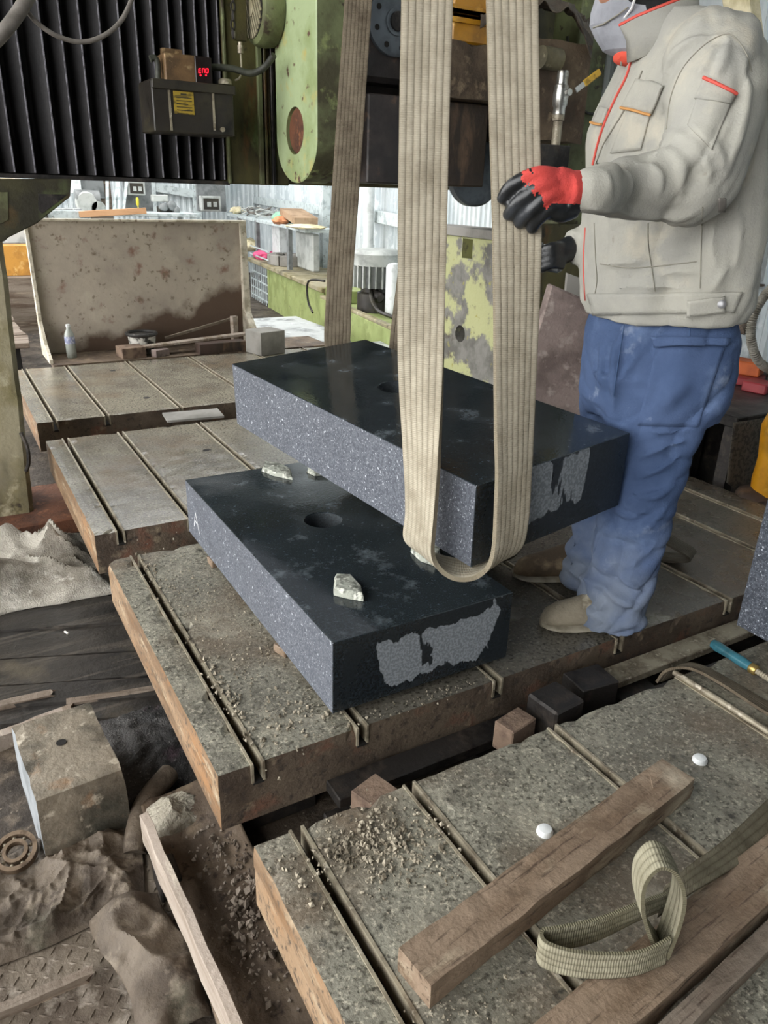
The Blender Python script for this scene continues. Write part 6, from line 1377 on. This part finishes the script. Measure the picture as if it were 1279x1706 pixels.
# ---- shoes
M_['shoe'] = mat('dusty_canvas_shoe', '#8f8674', [('#6b6252', 8, .42, .6), ('#b0a894', 16, .56, .68), ('#4d463a', 5, .6, .72)], rough=.85, bump=.4, bscale=120)
M_['sole'] = mat('worn_rubber_sole', '#a39b8a', [('#77705f', 10, .45, .6)], rough=.7, bump=.2); M_['shoe2'] = mat('brown_dusty_shoe', '#6d5c46', [('#4c3f30', 8, .42, .6), ('#84735a', 12, .58, .7)], rough=.8, bump=.3)
def shoe(heel, toe, m, sd):
    heel = V(heel); toe = V(toe); d = (toe - heel); ln = d.length; d.normalize(); s = V((-d.y, d.x, 0)); t = WK_
    def rings(prof, z0, z1f, grow=0):
        g = G(); n = 20; vs = []
        for u, w, hh in prof:
            c = heel + d * (u * ln)
            for j in range(n):
                a = 2 * math.pi * j / n; y = math.cos(a) * (w + grow); zz = (math.sin(a) * .5 + .5)
                vs.append(c + s * y * (1 - .25 * zz * (z1f > 0)) + V((0, 0, z0 + zz * (hh if z1f else .02))))
        k = len(prof); g.add(vs, [(i*n+j, i*n+(j+1) % n, (i+1)*n+(j+1) % n, (i+1)*n+j) for i in range(k - 1) for j in range(n)] + [tuple(range(n))[::-1], tuple(range((k-1)*n, k*n))]); return g
    prof = [(0, .012, .06), (.02, .03, .09), (.1, .04, .115), (.25, .042, .12), (.42, .043, .112), (.55, .047, .098), (.7, .051, .08), (.85, .048, .066), (.95, .034, .05), (1, .012, .026)]
    up = rings(prof, .008, 1).build('shoe_upper', m, t, smooth=True)
    rings([(max(0, min(1, u)), w, h) for u, w, h in prof], .0, 0, .005).build('shoe_sole', M_['sole'], up, smooth=True)
    for i in range(4):
        u = .5 + i * .07; c = heel + d * (u * ln) + V((0, 0, .1 - .012 * i)); g = G(); g.tube([c - s * .02 - V((0, 0, .006)), c + V((0, 0, .004)), c + s * .02 - V((0, 0, .006))], .003, 6); g.build('shoe_lace', M_['seam'], up, smooth=True)
    return up
shoe((1.645, 1.275, 0), (1.375, 1.405, 0), M_['shoe'], 1)
shoe((1.72, 1.555, 0), (1.5, 1.685, 0), M_['shoe2'], -1)
# ---- gloves
M_['gred'] = mat('red_knit_glove', '#d04a42', [('#b53c38', 10, .45, .6)], rough=.85, bump=.35, bscale=260); M_['gblk'] = mat('black_latex_coating', '#1d1f21', [('#33363a', 12, .5, .64)], rough=.28, bump=.15, bscale=60)
FG = [([(925, 293, .03), (896, 290, .04), (864, 302, .035), (846, 316, .024), (838, 330, .016)], .0135), ([(930, 306, .035), (902, 309, .047), (872, 330, .04), (856, 345, .028), (848, 357, .018)], .0138),
      ([(935, 322, .035), (912, 326, .047), (887, 348, .042), (873, 361, .03), (866, 371, .02)], .0132), ([(940, 338, .03), (922, 343, .042), (902, 360, .038), (892, 371, .028), (886, 381, .02)], .012)]
parts = []; chains = []
for pts, r in FG:
    w = [hp_(x, y, o) for x, y, o in pts]; chains.append(w); parts.append(limb(w, [r * 1.15, r * 1.12, r * 1.05, r, r * .9], 12)); e = w[-1]; parts.append(rock(e, (r * .95, r * .95, r * .95), 1, sub=2, jag=0))
    parts.append(limb([wrist, wrist.lerp(w[0], .5), w[0]], [.03, .027, .02], 12))
th = [hp_(945, 345, .02), hp_(925, 352, -.005), hp_(900, 350, -.02), hp_(878, 340, -.028)]; parts.append(limb(th, [.022, .018, .015, .013], 12))
parts.append(limb([wrist + (wrist - hp_(930, 318, .03)).normalized() * .03, wrist, hp_(940, 318, .03)], [.038, .037, .036], 16))
parts.append(limb([hp_(955, 345, .02), hp_(935, 352, .03), hp_(918, 350, .035)], [.022, .022, .016], 12))
me = remesh(parts, .0038, 3, 'glove')
GL = finish(me, 'glove', [M_['gred'], M_['gblk']], WK_)
og = ORG[WK_.name]; heelp = hp_(938, 358, .03)
for p in GL.data.polygons:
    c = p.center + og; best = 9; blk_ = False
    for w in chains:
        sp = spline(w, 5)
        for i, q in enumerate(sp):
            dd_ = (q - c).length
            if dd_ < best: best = dd_; blk_ = i + 2.4 * noise.noise(c * 45) > 7.5
    if (c - heelp).length < .045 and c.z < heelp.z + .02: blk_ = True
    if any((c - q).length < .024 for q in spline(th, 5)[4:]): blk_ = True
    p.material_index = 1 if blk_ else 0
tag(GL, 'red knitted glove with black coated fingers')
# far hand with the crane pendant
def fp(x, y, l): return bp_(x, y, l)
parts = [limb([fp(958, 408, -.09), fp(940, 418, -.08), fp(925, 428, -.07)], [.03, .034, .03])]
for i in range(4):
    y = 412 + i * 10; parts.append(limb([fp(938, y, -.06), fp(922, y - 2, -.035), fp(906, y + 4, -.035), fp(902, y + 8, -.06)], [.013, .0125, .012, .01], 10))
parts.append(limb([fp(940, 420, -.08), fp(925, 412, -.1), fp(908, 416, -.1)], [.014, .012, .011], 10))
me = remesh(parts, .005, 2, 'glove'); tag(finish(me, 'glove', [M_['gblk']], WK_), 'black coated glove holding the pendant')
a = fp(938, 436, -.075); b = fp(868, 424, -.075)
PD = thing('crane_pendant', 'dark grey crane control pendant held in the far glove', 'remote control', (a + b) / 2)
g = G(); g.bar(b, a, .05, .06, up=(0, 0, 1)); pdn = g.build('pendant_body', mat('grey_pendant_plastic', '#4a5053', [('#7d8488', 20, .56, .64)], rough=.35, bump=.05), PD, bevel=.006)
for i in range(3):
    c = b.lerp(a, .2 + .2 * i) + V((0, 0, .03)); g = G(); g.cyl(c, c + V((0, 0, .008)), .011, 12); g.build('push_button', M_['redplastic'] if i == 0 else M_['midgrey'], pdn)
